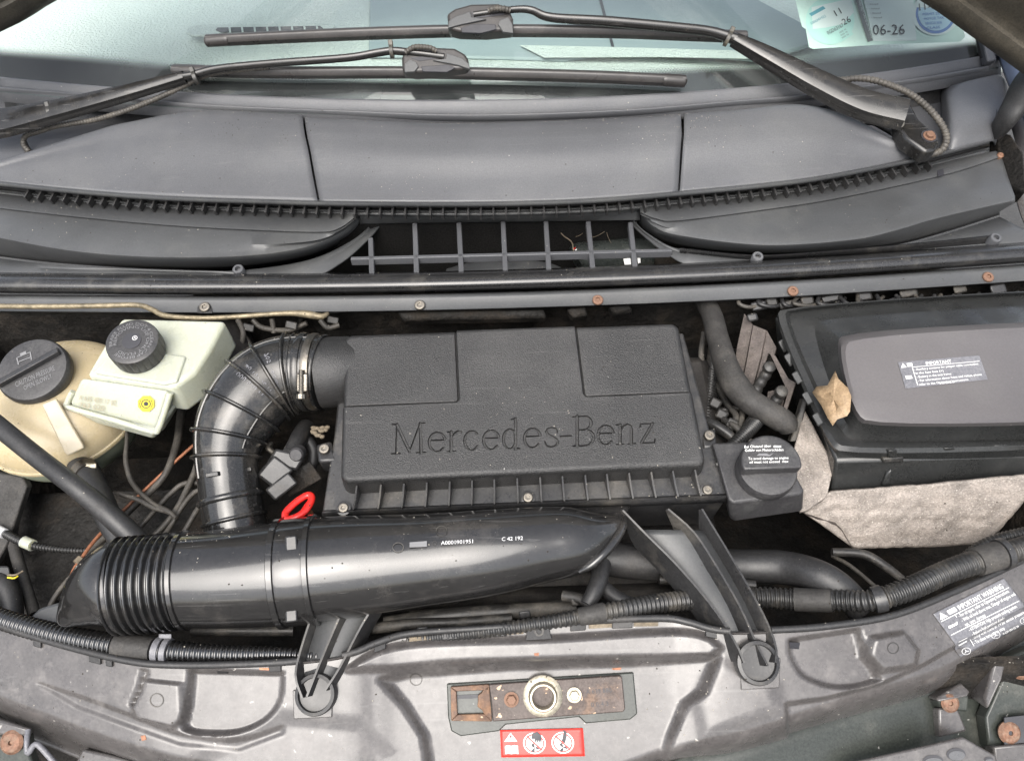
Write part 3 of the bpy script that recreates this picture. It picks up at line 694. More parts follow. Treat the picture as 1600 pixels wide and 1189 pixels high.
def ties(parent, spots, r):
    for (x, y, h, ang) in spots:
        p = wind(x, y, h); t = (RT * math.cos(math.radians(ang)) - UP * math.sin(math.radians(ang)))
        s = FW.cross(t).normalized()
        lathe('cable_tie', [(r * .9, -.0035), (r, -.003), (r, .003), (r * .9, .0035)], p, t, M['tie'], parent, seg=16)
        box_at('tie_head', p - s * r - FW * (r * .5), t * .004, s * .005, FW * .0045, M['tie'], parent, bevel=.001)

# wiper pivoting at the left
w1 = thing('wiper', 'wiper whose arm reaches in from beside the rear brake reservoir end, blade lying lowest on the glass', 'wiper', wind(640, 115), 'windscreen wipers')
w1['label'] = 'windscreen wiper with its blade lying low against the scuttle and three cable ties'
blade(w1, [(272, 111), (450, 114), (640, 114), (800, 117), (940, 121), (1070, 127)], 8, [((268, 110), (322, 112)), ((1073, 127.5), (1036, 125))])
adapter(w1, [(631, 119), (630, 98), (640, 90), (668, 84), (712, 86), (728, 95), (734, 104), (733, 117), (690, 121), (650, 123)], [(642, 91), (694, 84), (695, 90), (655, 96)],
        [('cover', [(734, 108), (733, 100), (722, 91), (698, 83), (696, 92), (676, 94), (716, 102)], .004, 'tray'), ('cover', [(632, 113), (632, 100), (640, 93), (650, 97), (654, 104), (648, 112)], .003, 'tray'), ('clip_panel', [(658, 104), (700, 101), (712, 106), (698, 113), (660, 112)], .0015, 'black')])
arm1 = [(-60, 196, .055), (0, 192, .056), (80, 174, .058), (180, 149, .058), (288, 120, .056)]
P = [wind(*a) for a in arm1]
def arm_body(name, P, wpx, mt, parent, th=.016):
    Q = crom([tuple(p) + (w * pxm(p),) for p, w in zip(P, wpx)], 40); rows = []
    fr = frames(Q[:, :3]); prof = ((-1, -.5), (-1, .1), (-.8, .42), (-.45, .5), (.35, .5), (.66, .40), (.74, .05), (.80, -.06), (.93, -.22), (1, -.5))
    for a, b in prof:
        r = []
        for i, q in enumerate(Q):
            t = fr[i][0]; nn = (WN - t * WN.dot(t)).normalized(); s = nn.cross(t)
            if s.dot(UP) > 0: s = -s
            r.append(Vector(q[:3]) + s * (a * q[3]) + nn * (b * th))
        rows.append(r)
    rows.append(rows[0])
    return grid(name, rows, mt, parent, face_cam=False, smooth=35)
arm_body('arm', P, [24, 23, 18, 13, 8], M['wiper'], w1)
rodp = [(280, 121), (300, 118), (340, 108), (420, 100), (540, 91), (590, 83), (615, 80), (650, 84), (694, 90)]
tube('arm_rod', chain(rodp, .058, .05), [6 * pxm(wind(300, 118))] * len(rodp), M['wiper'], w1, seg=10, n=60, squash=.8)
hp = [(46, 238), (37, 226), (40, 213), (60, 206), (90, 197), (150, 187), (200, 172), (250, 152), (292, 132), (312, 122), (345, 113), (420, 105)]
tube('washer_hose', chain(hp, .02, .048), .0052, M['wirecover'], w1, seg=10, pitch=.006, amp=.07)
tube('hose_end', [wind(46, 240, .012), wind(41, 232, .016), wind(36, 222, .022)], .0065, M['rubber'], w1, seg=10)
ties(w1, [(80, 176, .055, -14), (306, 122, .055, -20), (612, 81, .05, -5)], .012)
tube('nozzle_hose', [wind(634, 82, .056), wind(648, 74, .062), wind(670, 75, .062), wind(682, 80, .058)], .005, M['wirecover'], w1, seg=10, pitch=.005, amp=.08)

# wiper pivoting at the right
w2 = thing('wiper', 'windscreen wiper with a nut-fixed pivot, its blade lying higher on the glass', 'wiper', wind(760, 50), 'windscreen wipers')
blade(w2, [(324, 64), (450, 58), (600, 52), (750, 48.5), (950, 50), (1060, 54), (1165, 58)], 8, [((320, 65), (358, 62)), ((1168, 58), (1130, 57))])
adapter(w2, [(702, 56), (700, 33), (712, 25), (737, 18), (780, 17), (796, 27), (802, 40), (802, 57), (760, 61), (720, 60)], [(736, 20), (786, 17), (788, 24), (740, 29)],
        [('cover', [(700, 44), (701, 33), (712, 26), (735, 18), (737, 27), (760, 30), (718, 39)], .004, 'tray'), ('cover', [(802, 52), (801, 38), (794, 27), (782, 31), (778, 38), (786, 50)], .003, 'tray'), ('clip_panel', [(720, 44), (738, 38), (774, 38), (776, 46), (752, 52), (722, 51)], .0015, 'black')])
pv = W(1440, 203, .655)
body = [(1146, 61), (1200, 88), (1280, 130), (1350, 162), (1415, 178)]
da, db = wind(1146, 61, .05), W(1415, 178, .628)
P = [DP(x, y, 1 / ((1 - k) / depth(da) + k / depth(db))) for (x, y), k in zip(body, (0, .2, .5, .77, 1))]
arm_body('arm', P, [9, 15, 21, 24, 25], M['wiper'], w2, th=.02)
rodp = [(740, 24), (780, 18), (812, 15), (832, 17), (862, 28), (950, 34), (1060, 44), (1110, 50), (1150, 62)]
tube('arm_rod', chain(rodp, .052, .052), [v * pxm(wind(860, 28)) for v in (5, 5, 5.5, 6, 7, 8, 8, 8, 9)], M['wiper'], w2, seg=10, n=70, squash=.8)
ties(w2, [(1137, 61, .052, 25)], .0135)
kn = [(1400, 168), (1423, 160), (1437, 186), (1462, 208), (1468, 224), (1462, 236), (1446, 238), (1415, 216), (1404, 200)]
kpl = plane3(W(1404, 190, .642), W(1470, 215, .655), W(1440, 240, .665))
knk = prism('knuckle', [WP(x, y, kpl) for x, y in kn], kpl[1] * -.03, M['wiper'], w2, bevel=.006, seg=3)
p = WP(1452, 213, off(kpl, .001))
lathe('nut_recess', [(.0135, -.004), (.0135, .0005), (.0115, .0006), (.011, -.006)], p, kpl[1], M['black'], knk, seg=24)
screw(p, kpl[1], .0105, M['rustscrew'], knk, name='nut', kind='bolt')
tube('hinge_pin', [WP(1398, 192, off(kpl, -.006)), WP(1408, 194, off(kpl, .006))], .0065, M['steel'], w2, seg=12, curve=False)
hl = [(1310, 126), (1345, 123), (1381, 130), (1425, 149), (1460, 180), (1478, 210), (1472, 234), (1448, 242), (1422, 234)]
tube('washer_hose', [W(x, y, d) for (x, y), d in zip(hl, (.62, .615, .615, .625, .64, .66, .675, .683, .69))], .0062, M['wirecover'], w2, seg=12, pitch=.007, amp=.1)
hs_ = [(1180, 92), (1120, 92), (1060, 88)]
hpp = [(1372, 199), (1350, 193), (1345, 196)]
tube('spare_hose', [W(1340, 196, .685), W(1362, 192, .68), W(1380, 200, .683), W(1400, 212, .69)], .005, M['rubber'], w2, seg=8)
tube('nozzle_hose', [wind(764, 17, .058), wind(772, 14, .062), wind(786, 14, .062), wind(797, 17, .058)], .0055, M['wirecover'], w2, seg=10, pitch=.005, amp=.08)

# ------------------------------------------------------------------ right hand end of the scuttle, wing, bonnet
sc_end = thing('scuttle_end_piece', 'moulded grey plastic end piece of the scuttle beside the wiper pivot', 'scuttle cover', W(1515, 225, .72))
loft('shell', [[(1474, 137, .672), (1500, 130, .650), (1532, 122, .648), (1562, 117, .655), (1570, 128, .672)],
               [(1470, 150, .684), (1486, 145, .655), (1530, 136, .652), (1566, 128, .658), (1574, 136, .676)],
               [(1472, 185, .692), (1487, 183, .664), (1530, 175, .66), (1566, 165, .667), (1572, 172, .70)],
               [(1474, 215, .70), (1487, 214, .68), (1525, 207, .677), (1556, 200, .683), (1563, 210, .72)],
               [(1472, 238, .712), (1484, 237, .697), (1520, 229, .696), (1552, 221, .698), (1556, 232, .74)]], M['cowl'], sc_end, n=40, sub=6, solid=.003, smooth=50)
plate('notch', [(1550, 164), (1554, 162), (1562, 186), (1560, 202), (1556, 200)], plane3(W(1550, 164, .6655), W(1562, 186, .672), W(1556, 202, .681)), .002, M['black'], sc_end, h=.003)

wg = thing('wing', 'pale blue painted front wing edge beside the pillar trim', 'wing', W(1590, 120, .70))
loft('panel', [[(1552, 68, .62), (1566, 110, .65), (1580, 145, .672), (1600, 190, .70)], [(1578, 66, .60), (1592, 105, .625), (1606, 140, .645), (1640, 190, .67)], [(1640, 60, .58), (1660, 100, .60), (1690, 140, .62), (1740, 190, .65)]], M['wing'], wg, n=30, sub=6, solid=.003, smooth=60)
loft('inner_flange', [[(1570, 160, .71), (1580, 200, .73), (1600, 262, .75), (1640, 330, .77)], [(1596, 160, .70), (1604, 200, .715), (1640, 250, .74), (1700, 330, .76)]], M['fuse'], wg, n=30, solid=.003)
loft('gutter', [[(1586, 300, .76), (1600, 345, .775), (1640, 420, .79)], [(1610, 296, .76), (1640, 345, .775), (1690, 420, .79)]], M['paint'], wg, n=20, solid=.003)
hg = thing('hinge', 'dark curved bonnet hinge arm dropping beside the scuttle end piece', 'hinge', W(1560, 215, .72))
ptube('arm', [(1640, 92, .56, 16), (1604, 132, .60, 15), (1588, 162, .63, 14), (1572, 186, .655, 12), (1556, 208, .69, 9)], M['rubber'], hg, seg=16, squash=1.5)
prism('bracket', [W(1556, 205, .705), W(1580, 210, .70), W(1600, 240, .71), W(1604, 300, .74), W(1575, 290, .75), W(1560, 245, .735)], Vector((0, .01, -.03)), M['bay'], hg, bevel=.003)
lathe('hinge_bolt', [(.006, -.005), (.006, .003), (.004, .005), (.001, .005)], W(1562, 244, .728), (0, -.4, .9), M['rustscrew'], hg, seg=12)

bn = thing('bonnet', 'raised dark bonnet whose rear corner hangs over the windscreen', 'bonnet', W(1600, 130, .55))
BE = [(1720, 195, .63), (1660, 152, .60), (1600, 112, .565), (1520, 54, .52), (1440, -2, .475), (1330, -62, .43), (1100, -140, .385), (800, -165, .37), (500, -140, .38), (250, -70, .415), (105, -12, .455), (40, 26, .475), (-5, 48, .49), (-80, 84, .53), (-130, 110, .55)]
BP = crom([W(*b) for b in BE], 90)
n90 = len(BP); rows = []
for s, (dy, dz_) in enumerate(((.0, .0), (-.004, -.004), (-.012, -.002), (-.022, .016), (-.022, .030), (-.014, .036), (-.014, .050), (-.026, .062), (-.03, .12), (-.02, .42), (.01, .80), (.05, 1.25))):
    rows.append([Vector((p[0] * (1 - .06 * min(1, dz_)), p[1] + dy, p[2] + dz_)) for p in BP])
grid('inner_panel', rows, M['bonnet'], bn, face_cam=False, smooth=50)
grid('outer_skin', [[v + Vector((0, .018, -.002)) for v in r] for r in (rows[0], rows[4], rows[8], rows[9], rows[10], rows[11])], M['wing'], bn, face_cam=False, smooth=50)
# ================================================================== AIR FILTER BOX
af = thing('air_filter_box', 'black plastic air filter box with embossed maker lettering on its lid', 'air filter', W(820, 800, .86))
LQ = [(537, 520, .722), (1061, 501, .722), (1105, 727, .795), (531, 754, .797)]
Q00, Q10, Q11, Q01 = [W(*q) for q in LQ]
LPL = plane3(Q00, Q10, Q01); LN = LPL[1]
Q11 = WP(1105, 727, LPL)
def base_y(x): return 709.0 - (x - 614) * 17.0 / 409
def letters():
    S = []                                                # strokes: list of (points, widths)
    def seg(a, b, w0, w1=None): S.append(([a, b], [w0, w1 if w1 is not None else w0]))
    def arc(cx, cy, rx, ry, a0, a1, wthin, wthick, n=22):
        p, w = [], []
        for i in range(n):
            a = math.radians(a0 + (a1 - a0) * i / (n - 1)); p.append((cx + rx * math.cos(a), cy + ry * math.sin(a))); w.append(wthin + (wthick - wthin) * abs(math.cos(a)) ** 1.4)
        S.append((p, w))
    def e(x0, x1):
        xc = (x0 + x1) / 2; rx = (x1 - x0) / 2 - 1.5
        arc(xc, 16, rx, 15, 14, 318, .75, 1.9); seg((x0 + 2, 18.5), (x1 - 2.5, 18.5), .7)
    TK = 2.1
    # M
    seg((618.5, 0), (620, 46), .8); seg((620, 46), (640, 3), TK, TK); seg((640, 3), (656, 46), .8); seg((656.5, 46), (658, 0), TK)
    seg((612, .5), (625, .5), .7); seg((651, .5), (665, .5), .7); seg((613, 46), (620, 46), .7); seg((657, 46), (664, 46), .7)
    e(669, 697)
    seg((705, 0), (705, 31), TK); seg((699, .5), (712, .5), .7); seg((699.5, 30.6), (705, 31), .7)
    S.append(([(706, 22), (710, 28), (715, 31), (720, 29.5)], [.7, .9, 1.4, 1.9]))
    arc(737, 16, 11, 15, 42, 322, .75, 1.9)
    e(754, 781)
    arc(796.5, 16, 10, 15, 25, 335, .75, 1.9); seg((805.5, 0), (805.5, 47), TK); seg((799, 46.5), (805, 47), .7); seg((805, .5), (812, .5), .7)
    e(818, 846)
    S.append(([(871, 23), (869.5, 28.5), (863, 31.2), (856, 29.5), (853.5, 24.5), (857, 19.5), (864, 15.5), (870, 11), (871.5, 6), (867, 1.6), (860, .8), (854, 3), (851.5, 9.5)], [.7, .8, .8, 1.1, 1.7, 2, 2.1, 1.9, 1.6, 1, .8, .8, .7]))
    seg((875.5, 16.5), (892, 16.5), .9)
    seg((902, 0), (902, 47), TK); seg((895, 46.4), (913, 46.4), .7); seg((902, 25.5), (914, 25.5), .7); seg((895, .6), (914, .6), .7)
    arc(913, 36, 10.5, 10.4, -90, 90, .75, 2); arc(914, 13, 13.5, 12.4, -90, 90, .75, 2.1)
    e(933, 960)
    seg((969, 0), (969, 31), TK); seg((963, .5), (975, .5), .7); seg((963.5, 30.6), (969, 31), .7)
    S.append(([(970, 22), (974, 28.5), (980, 31), (985, 28.5), (986.5, 22), (986.5, 0)], [.7, .8, 1, 1.7, TK, TK])); seg((981, .5), (993, .5), .7)
    seg((1001, 31), (1021, 31), .75); seg((1020, 31), (1002, 1), 1.8); seg((1001, .7), (1023, .7), .75); seg((1001, 31), (1000, 26), .7); seg((1022.5, .7), (1023.5, 6), .7)
    return S
def sdf_strokes(X, Hh, S):
    D = np.full(X.shape, 1e3)
    for p, w in S:
        for i in range(len(p) - 1):
            ax, ay = p[i]; bx, by = p[i + 1]; dx, dy = bx - ax, by - ay; l2 = dx * dx + dy * dy + 1e-9
            t = np.clip(((X - ax) * dx + (Hh - ay) * dy) / l2, 0, 1)
            D = np.minimum(D, np.hypot(X - ax - t * dx, Hh - ay - t * dy) - (w[i] + (w[i + 1] - w[i]) * t))
    return D
def dens(a0, a1, b0, b1, nb, n0, n1):
    return np.unique(np.r_[np.linspace(a0, b0, n0), np.linspace(b0, b1, nb), np.linspace(b1, a1, n1)])
EDGE = .022
su = np.unique(np.r_[np.linspace(-EDGE, .03, 26), dens(.03, .97, .125, .89, 720, 16, 14), np.linspace(.97, 1 + EDGE, 26),
                     np.linspace(.315, .345, 14), np.linspace(.675, .705, 14)])
sv = np.unique(np.r_[np.linspace(-.05, .06, 26), np.linspace(.06, .46, 16), np.linspace(.46, .535, 30), np.linspace(.535, .60, 6), np.linspace(.60, .895, 150), np.linspace(.895, 1.045, 34)])
UU, VV = np.meshgrid(su, sv)
def bil(u, v):
    return [((1 - u) * (1 - v) * Q00[k] + u * (1 - v) * Q10[k] + u * v * Q11[k] + (1 - u) * v * Q01[k]) for k in range(3)]
BX, BY, BZ = bil(UU, VV)
dX, dY, dZ = BX - CAM.x, BY - CAM.y, BZ - CAM.z
zz = dX * FW.x + dY * FW.y + dZ * FW.z
PXX = CX + FPX * (dX * RT.x + dY * RT.y + dZ * RT.z) / zz
PYY = CY - FPX * (dX * UP.x + dY * UP.y + dZ * UP.z) / zz
LXm, LYm = (Q10 - Q00).length, (Q01 - Q00).length
def rrect(U, V, u0, u1, v0, v1, r):
    x = (U - (u0 + u1) / 2) * LXm; y = (V - (v0 + v1) / 2) * LYm
    qx = np.abs(x) - (u1 - u0) / 2 * LXm + r; qy = np.abs(y) - (v1 - v0) / 2 * LYm + r
    return np.hypot(np.maximum(qx, 0), np.maximum(qy, 0)) + np.minimum(np.maximum(qx, qy), 0) - r
def sstep(a, b, x):
    t = np.clip((x - a) / (b - a), 0, 1); return t * t * (3 - 2 * t)
d = -rrect(UU, VV, 0, 1, 0, 1, .012)                      # inside distance
R_ = .008
fall = np.where(d >= R_, 0, np.where(d >= 0, -(R_ - np.sqrt(np.maximum(0, R_ ** 2 - (R_ - np.clip(d, 0, R_)) ** 2))), -R_ + d * 8))
H = np.maximum(fall, -.055)
for (u0, u1) in ((-.1, .334), (.690, 1.1)):               # two sunk corner panels
    g = rrect(UU, VV, u0, u1, -.2, .512, .006)
    H = H - .0042 * (1 - sstep(-.0012, .0012, g)) - .0028 * np.exp(-((g + .0006) / .0013) ** 2)
SD = np.full(UU.shape, 9.0)
mk_ = (PXX > 600) & (PXX < 1035) & (PYY > 630) & (PYY < 725)
SD[mk_] = sdf_strokes(PXX[mk_], (709.0 - (PXX[mk_] - 614) * 17.0 / 409) - PYY[mk_], letters())
H = H - .0032 * (1 - sstep(-.3, .3, SD))
H = H - .0006 * (VV - .5) ** 2
GX, GY, GZ = BX + LN.x * H, BY + LN.y * H, BZ + LN.z * H
rows = [[(GX[i, j], GY[i, j], GZ[i, j]) for j in range(len(su))] for i in range(len(sv))]
lid = grid('lid', rows, M['lid'], af, smooth=50)
# body below the lid, flange, ribs
def lidp(u, v, h): return Vector([float(c) for c in bil(u, v)]) + LN * h
def afp(x, y, drop): return W(x, y, drop)
fl_top = [(503, 801, .842), (1139, 775, .838), (1128, 730, .826), (1108, 668, .806), (1068, 520, .76), (536, 540, .764), (522, 680, .812), (510, 755, .83)]
base = prism('base_tray', [W(*p) for p in fl_top], Vector((0, .006, -.012)), M['plastic'], af, bevel=.003)
inner = [lidp(u, v, -.03) for u, v in ((.012, .985), (.988, .985), (.985, .02), (.015, .02))]
prism('body', inner, Vector((0, .01, -.09)), M['plastic'], af, bevel=.006)
fw = [W(508, 806, .850), W(1136, 781, .846), W(1110, 700, .836), W(540, 720, .838)]
prism('lower_body', fw, Vector((0, .03, -.10)), M['plastic'], af, bevel=.005)
def efront(k):   # along the flange front, pixel
    return 503 + (1139 - 503) * k, 801 + (775 - 801) * k
ribx = [554, 592, 628, 664, 700, 735, 770, 806, 842, 877, 913, 947, 982, 1017, 1051, 1086]
for x in ribx:
    k = (x - 531) / (1105 - 531.0)
    top = lidp(k, 1.012, -.012); fx_, fy_ = efront((x - 503 + 2) / 636.0)
    foot = W(fx_ + (x - 800) * .02, fy_ - 2, .8335); back = lidp(k, .99, -.05)
    t = (Q11 - Q01).normalized()
    prism('rib', [top + LN * .004, top + (foot - top) * .5 + LN * .001, foot + LN * .002, foot - LN * .006, back], t * .0022, M['plastic'], af)
loft('flange_edge', [[(505, 797, .838), (820, 783.5, .836), (1137, 771, .834)], [(503, 801, .8375), (820, 787.5, .8355), (1139, 775, .8335)], [(503, 804, .842), (820, 790.5, .840), (1140, 778, .838)], [(504, 811, .852), (820, 798, .850), (1139, 785, .848)]], M['plastic'], af, n=40, solid=.003, smooth=60)
for x, y, dd in ((537, 794, .838), (825, 778, .836), (1105, 766, .834)):
    p = W(x, y, dd); lathe('screw_boss', [(.010, -.012), (.010, .001), (.0075, .0015)], p, LN, M['plastic'], af, seg=18)
    screw(p + LN * .002, LN, .0068, M['steel'], af)
for x, y, dd, bx in ((507, 702, .815, 528), (1108, 681, .808, 1094)):
    p = W(x, y, dd)
    prism('lug', [W(x - 14, y - 8, dd), W(x + 10, y - 14, dd), W(x + 20 if bx > x else x + 13, y + 18, dd + .006), W(x - 10, y + 20, dd + .006)], Vector((0, .01, -.035)), M['plastic'], af, bevel=.004)
    screw(p + LN * .002, LN, .0075, M['steel'], af)
prism('side_latch', [W(1122, 715, .815), W(1146, 735, .82), W(1146, 738, .822), W(1118, 726, .82)], Vector((0, 0, -.02)), M['plastic'], af, bevel=.001)
# outlet neck towards the hose
nk = [W(500, 583, .777), W(522, 581, .777), W(548, 579, .782)]
tube('neck', nk, [55 * pxm(nk[0]), 55 * pxm(nk[0]), 54 * pxm(nk[0])], M['lid'], af, seg=40)

# ================================================================== INTAKE HOSE (ribbed elbow)
ih = thing('intake_hose', 'glossy black ribbed elbow hose clamped to the air filter box', 'hose', W(368, 830, .90))
EL = [(506, 582, .777, 56), (490, 581, .777, 58), (455, 583, .778, 60), (425, 593, .781, 62), (398, 615, .788, 62.5), (376, 645, .80, 61), (361, 678, .815, 56), (355, 714, .832, 49), (357, 750, .85, 46), (363, 790, .87, 47), (372, 838, .895, 48)]
EP = [W(a, b, c) for a, b, c, r in EL]; ER = [r * pxm(p) for p, (_, _, _, r) in zip(EP, EL)]
EQ = crom([tuple(p) + (r,) for p, r in zip(EP, ER)], 200); EF = frames(EQ[:, :3])
tube('hose_body', EP, ER, M['hose'], ih, n=140, seg=56)
def ering(k, w, h, name='rib', mt=None):
    i = int(np.clip(k, 0, 1) * 199); t = EF[i][0]; r = EQ[i, 3]
    return lathe(name, [(r * .97, -w), (r + h * .6, -w * .8), (r + h, -w * .25), (r + h, w * .25), (r + h * .6, w * .8), (r * .97, w)], Vector(EQ[i, :3]), t, mt or M['hose'], ih, seg=56, smooth=40)
epx = np.array([proj(Vector(q[:3])) for q in EQ])
for cx_, cy_ in ((455, 584), (425, 592), (402, 611), (377, 642), (358, 684), (355, 716)):
    ering(float(np.argmin(np.hypot(epx[:, 0] - cx_, epx[:, 1] - cy_))) / 199, .0032, .0055)
for cx_, cy_, w, h in ((478, 581, .006, .003), (466, 582, .002, .002), (360, 780, .005, .004), (366, 812, .0035, .003), (504, 582, .003, .003)):
    ering(float(np.argmin(np.hypot(epx[:, 0] - cx_, epx[:, 1] - cy_))) / 199, w, h)
# seam ridge along the elbow
def on_hose(i, px_side, lift=.0008):
    """point on the hose at ring i whose sideways share of the visible width is px_side (-1 outer .. 1 inner)"""
    t = EF[i][0]; c = Vector(EQ[i, :3]); v = (CAM - c).normalized(); v = (v - t * v.dot(t)).normalized(); s = t.cross(v)
    a = math.asin(max(-1, min(1, px_side))); return c + (v * math.cos(a) + s * math.sin(a)) * (EQ[i, 3] + lift)
sgn = 1 if (proj(on_hose(90, .5))[0] > proj(on_hose(90, -.5))[0]) else -1
tube('seam', [on_hose(i, sgn * .42, .0) for i in range(24, 128, 4)], .0016, M['hose'], ih, seg=6, n=100)
tube('seam', [on_hose(i, -sgn * .9, .0) for i in range(10, 150, 4)], .0018, M['hose'], ih, seg=6, n=100)
def hose_text(body, i0, side0, along, h):
    def at(a, b):
        ii = i0 + a * along; k = int(np.clip(ii, 0, 199)); return on_hose(k, side0 - sgn * 0 + b / .7 * h, .0007)
    return at
for body, i, s0, s1, h in (('000 528 11', 66, -.62, .15, .05), ('40 192 26 11', 58, -.62, .2, .05), ('705  >0CO<', 40, -.62, .25, .055)):
    def at(a, b, i=i, s0=s0, s1=s1, h=h): return on_hose(int(np.clip(i + b / .7 * h * 60, 0, 199)), sgn * (s0 + (s1 - s0) * a), .0008)
    text('moulded_lettering', body, at, M['label'], ih, fit=1.0)
k = float(np.argmin(np.hypot(epx[:, 0] - 493, epx[:, 1] - 581))) / 199
cl = ering(k, .0068, .0026, 'clamp_band', M['steel'])
i = int(k * 199); t = EF[i][0]
pc = on_hose(i, sgn * .25, .006); s = t.cross((CAM - pc).normalized()).normalized()
if s.dot(UP) > 0: s = -s
box_at('clamp_housing', pc, t * .008, s * .013, (CAM - pc).normalized() * .004, M['steel'], cl, bevel=.002)
tube('clamp_screw', [pc + s * -.016 + LN * .003, pc + s * .02 + LN * .003], .0045, M['steel'], cl, seg=12, pitch=.003, amp=.1)
lathe('screw_head', [(.007, -.003), (.007, .003), (.005, .004), (.001, .0042)], pc + s * .02 + LN * .003, s, M['steel'], cl, seg=10)
# straps moulded on the lower leg
for (x, y, w) in ((336, 743, 22), (388, 742, 10)):
    i = int(np.argmin(np.hypot(epx[:, 0] - 357, epx[:, 1] - y))); s0 = (x - 356) / 47.0
    p = on_hose(i, sgn * s0, .002); n = (p - Vector(EQ[i, :3])).normalized(); tt = EF[i][0]
    box_at('moulded_tab', p, tt * .003, n.cross(tt) * (w * .0004), n * .004, M['hose'], ih, bevel=.001)

# air mass sensor plug beside the elbow
sn_ = thing('sensor_plug', 'black sensor plug and bracket tucked inside the elbow hose', 'sensor', W(445, 745, .90))
def obox(name, px, py, drop, ax_px, ay_px, th, mt, parent, bevel=.003):
    """slab facing the camera: half axes given in pixels"""
    p = W(px, py, drop); m = pxm(p); v = (CAM - p).normalized()
    ax = RT * (ax_px[0] * m) - UP * (ax_px[1] * m); ay = RT * (ay_px[0] * m) - UP * (ay_px[1] * m)
    return box_at(name, p - v * th, ax, ay, v * th, mt, parent, bevel=bevel)
obox('connector_body', 430, 738, .845, (14, -16), (16, 12), .018, M['plastic'], sn_, .004)
obox('plug_face', 447, 718, .835, (24, 6), (-7, 12), .012, M['plastic'], sn_, .004)
obox('plug_arm', 440, 760, .85, (18, -14), (8, 9), .012, M['plastic'], sn_, .003)
ptube('cable_boot', [(452, 708, .83, 11), (462, 694, .835, 13), (470, 680, .845, 14), (478, 668, .86, 14)], M['rubber'], sn_, seg=16)
ptube('round_cap', [(468, 705, .825, 11), (463, 710, .818, 11.5), (462, 711, .816, 9)], M['cap'], sn_, seg=20, curve=False)
ptube('cable', [(462, 700, .84, 8), (478, 688, .85, 9), (490, 705, .86, 9), (486, 730, .87, 8), (478, 738, .87, 7)], M['rubber'], sn_, seg=12)
ptube('clip_wire', [(424, 692, .83, 4), (420, 700, .83, 5), (428, 708, .83, 4)], M['steel'], sn_, seg=8)
obox('mount_plate', 468, 748, .87, (26, -14), (10, 14), .006, M['bay'], sn_, .002)
# debris on the ledge behind
for i in range(16):
    p = W(488 + random.random() * 24, 667 + random.random() * 16, .84)
    m = Matrix.Translation(p) @ Matrix.Diagonal((.0042, .0034, .003, 1))
    o = inst('pebble_debris', 'peb', lambda: ([(math.cos(a) * math.cos(b), math.sin(a) * math.cos(b), math.sin(b)) for b in (-1.2, -.4, .4, 1.2) for a in [k * math.pi / 4 for k in range(8)]], [(r * 8 + c, r * 8 + (c + 1) % 8, (r + 1) * 8 + (c + 1) % 8, (r + 1) * 8 + c) for r in range(3) for c in range(8)] + [tuple(range(7, -1, -1)), tuple(range(24, 32))]), m, sn_, M['web'])

# dipstick
dp = thing('dipstick', 'red plastic oil dipstick pull ring beside the air filter box', 'dipstick', W(470, 815, .88))
rp = [(446, 810), (447, 800), (463, 784), (479, 774), (486, 775), (486, 783), (478, 797), (466, 806), (452, 811), (446, 810)]
tube('pull_ring', [W(x, y, .838) for x, y in rp], .0042, M['red'], dp, seg=12, n=80, squash=1.2)
tube('inner_web', [W(458, 808, .842), W(470, 801, .842), W(481, 786, .842)], .0028, M['red'], dp, seg=10)
ptube('shaft', [(478, 798, .845, 7), (484, 806, .86, 7), (488, 830, .90, 6)], M['copper'], dp, seg=12)

# ================================================================== SNORKEL
sk = thing('intake_snorkel', 'wide black intake duct with ribbed bellows lying across the front of the bay', 'duct', W(300, 985, .90))
SN = [(284, 906, .842, 72), (300, 905, .842, 73), (360, 902, .842, 76), (440, 895, .842, 80), (495, 889, .842, 80), (560, 883, .842, 77), (660, 874, .842, 70), (760, 863, .842, 66), (850, 850, .842, 58), (905, 843, .842, 50), (945, 830, .842, 30), (966, 818, .842, 15), (977, 812, .842, 5)]
SPts = [W(a, b, c) for a, b, c, r in SN]; SR = [r * pxm(p) for p, (_, _, _, r) in zip(SPts, SN)]
tube('duct', SPts, SR, M['snorkel'], sk, n=120, seg=64, squash=1)
B0, B1 = W(188, 915, .842), W(286, 906, .842); ax = (B1 - B0); bl = ax.length; ax.normalize()
rb = 76 * pxm(B0); prof = []
nr = 8
for i in range(nr * 12 + 1):
    ph = i / 12.0; w = math.cos(2 * math.pi * ph); prof.append((rb * (1 - .055 + .055 * math.copysign(abs(w) ** .7, w)), bl * i / (nr * 12)))
lathe('bellows', prof, B0, ax, M['gloss'], sk, seg=64, smooth=60)
SCP = [(192, 915, .842, 72), (180, 917, .842, 70), (160, 925, .845, 61), (138, 938, .85, 47), (116, 955, .857, 29), (101, 968, .862, 15), (94, 975, .866, 4)]
ptube('scoop', SCP, M['snorkel'], sk, n=60, seg=56)
t = (SPts[4] - SPts[3]).normalized()
for px_, py_, rr, w, h in ((441, 895, 80, .004, .0035), (468, 892, 80, .017, .0018), (493, 889, 80, .0035, .004), (290, 905.6, 72.5, .003, .003)):
    p = W(px_, py_, .842); r = rr * pxm(p)
    lathe('sleeve_band', [(r * .97, -w * 1.05), (r + h * .7, -w), (r + h, -w * .8), (r + h, w * .8), (r + h * .7, w), (r * .97, w * 1.05)], p, t, M['snorkel'], sk, seg=64)
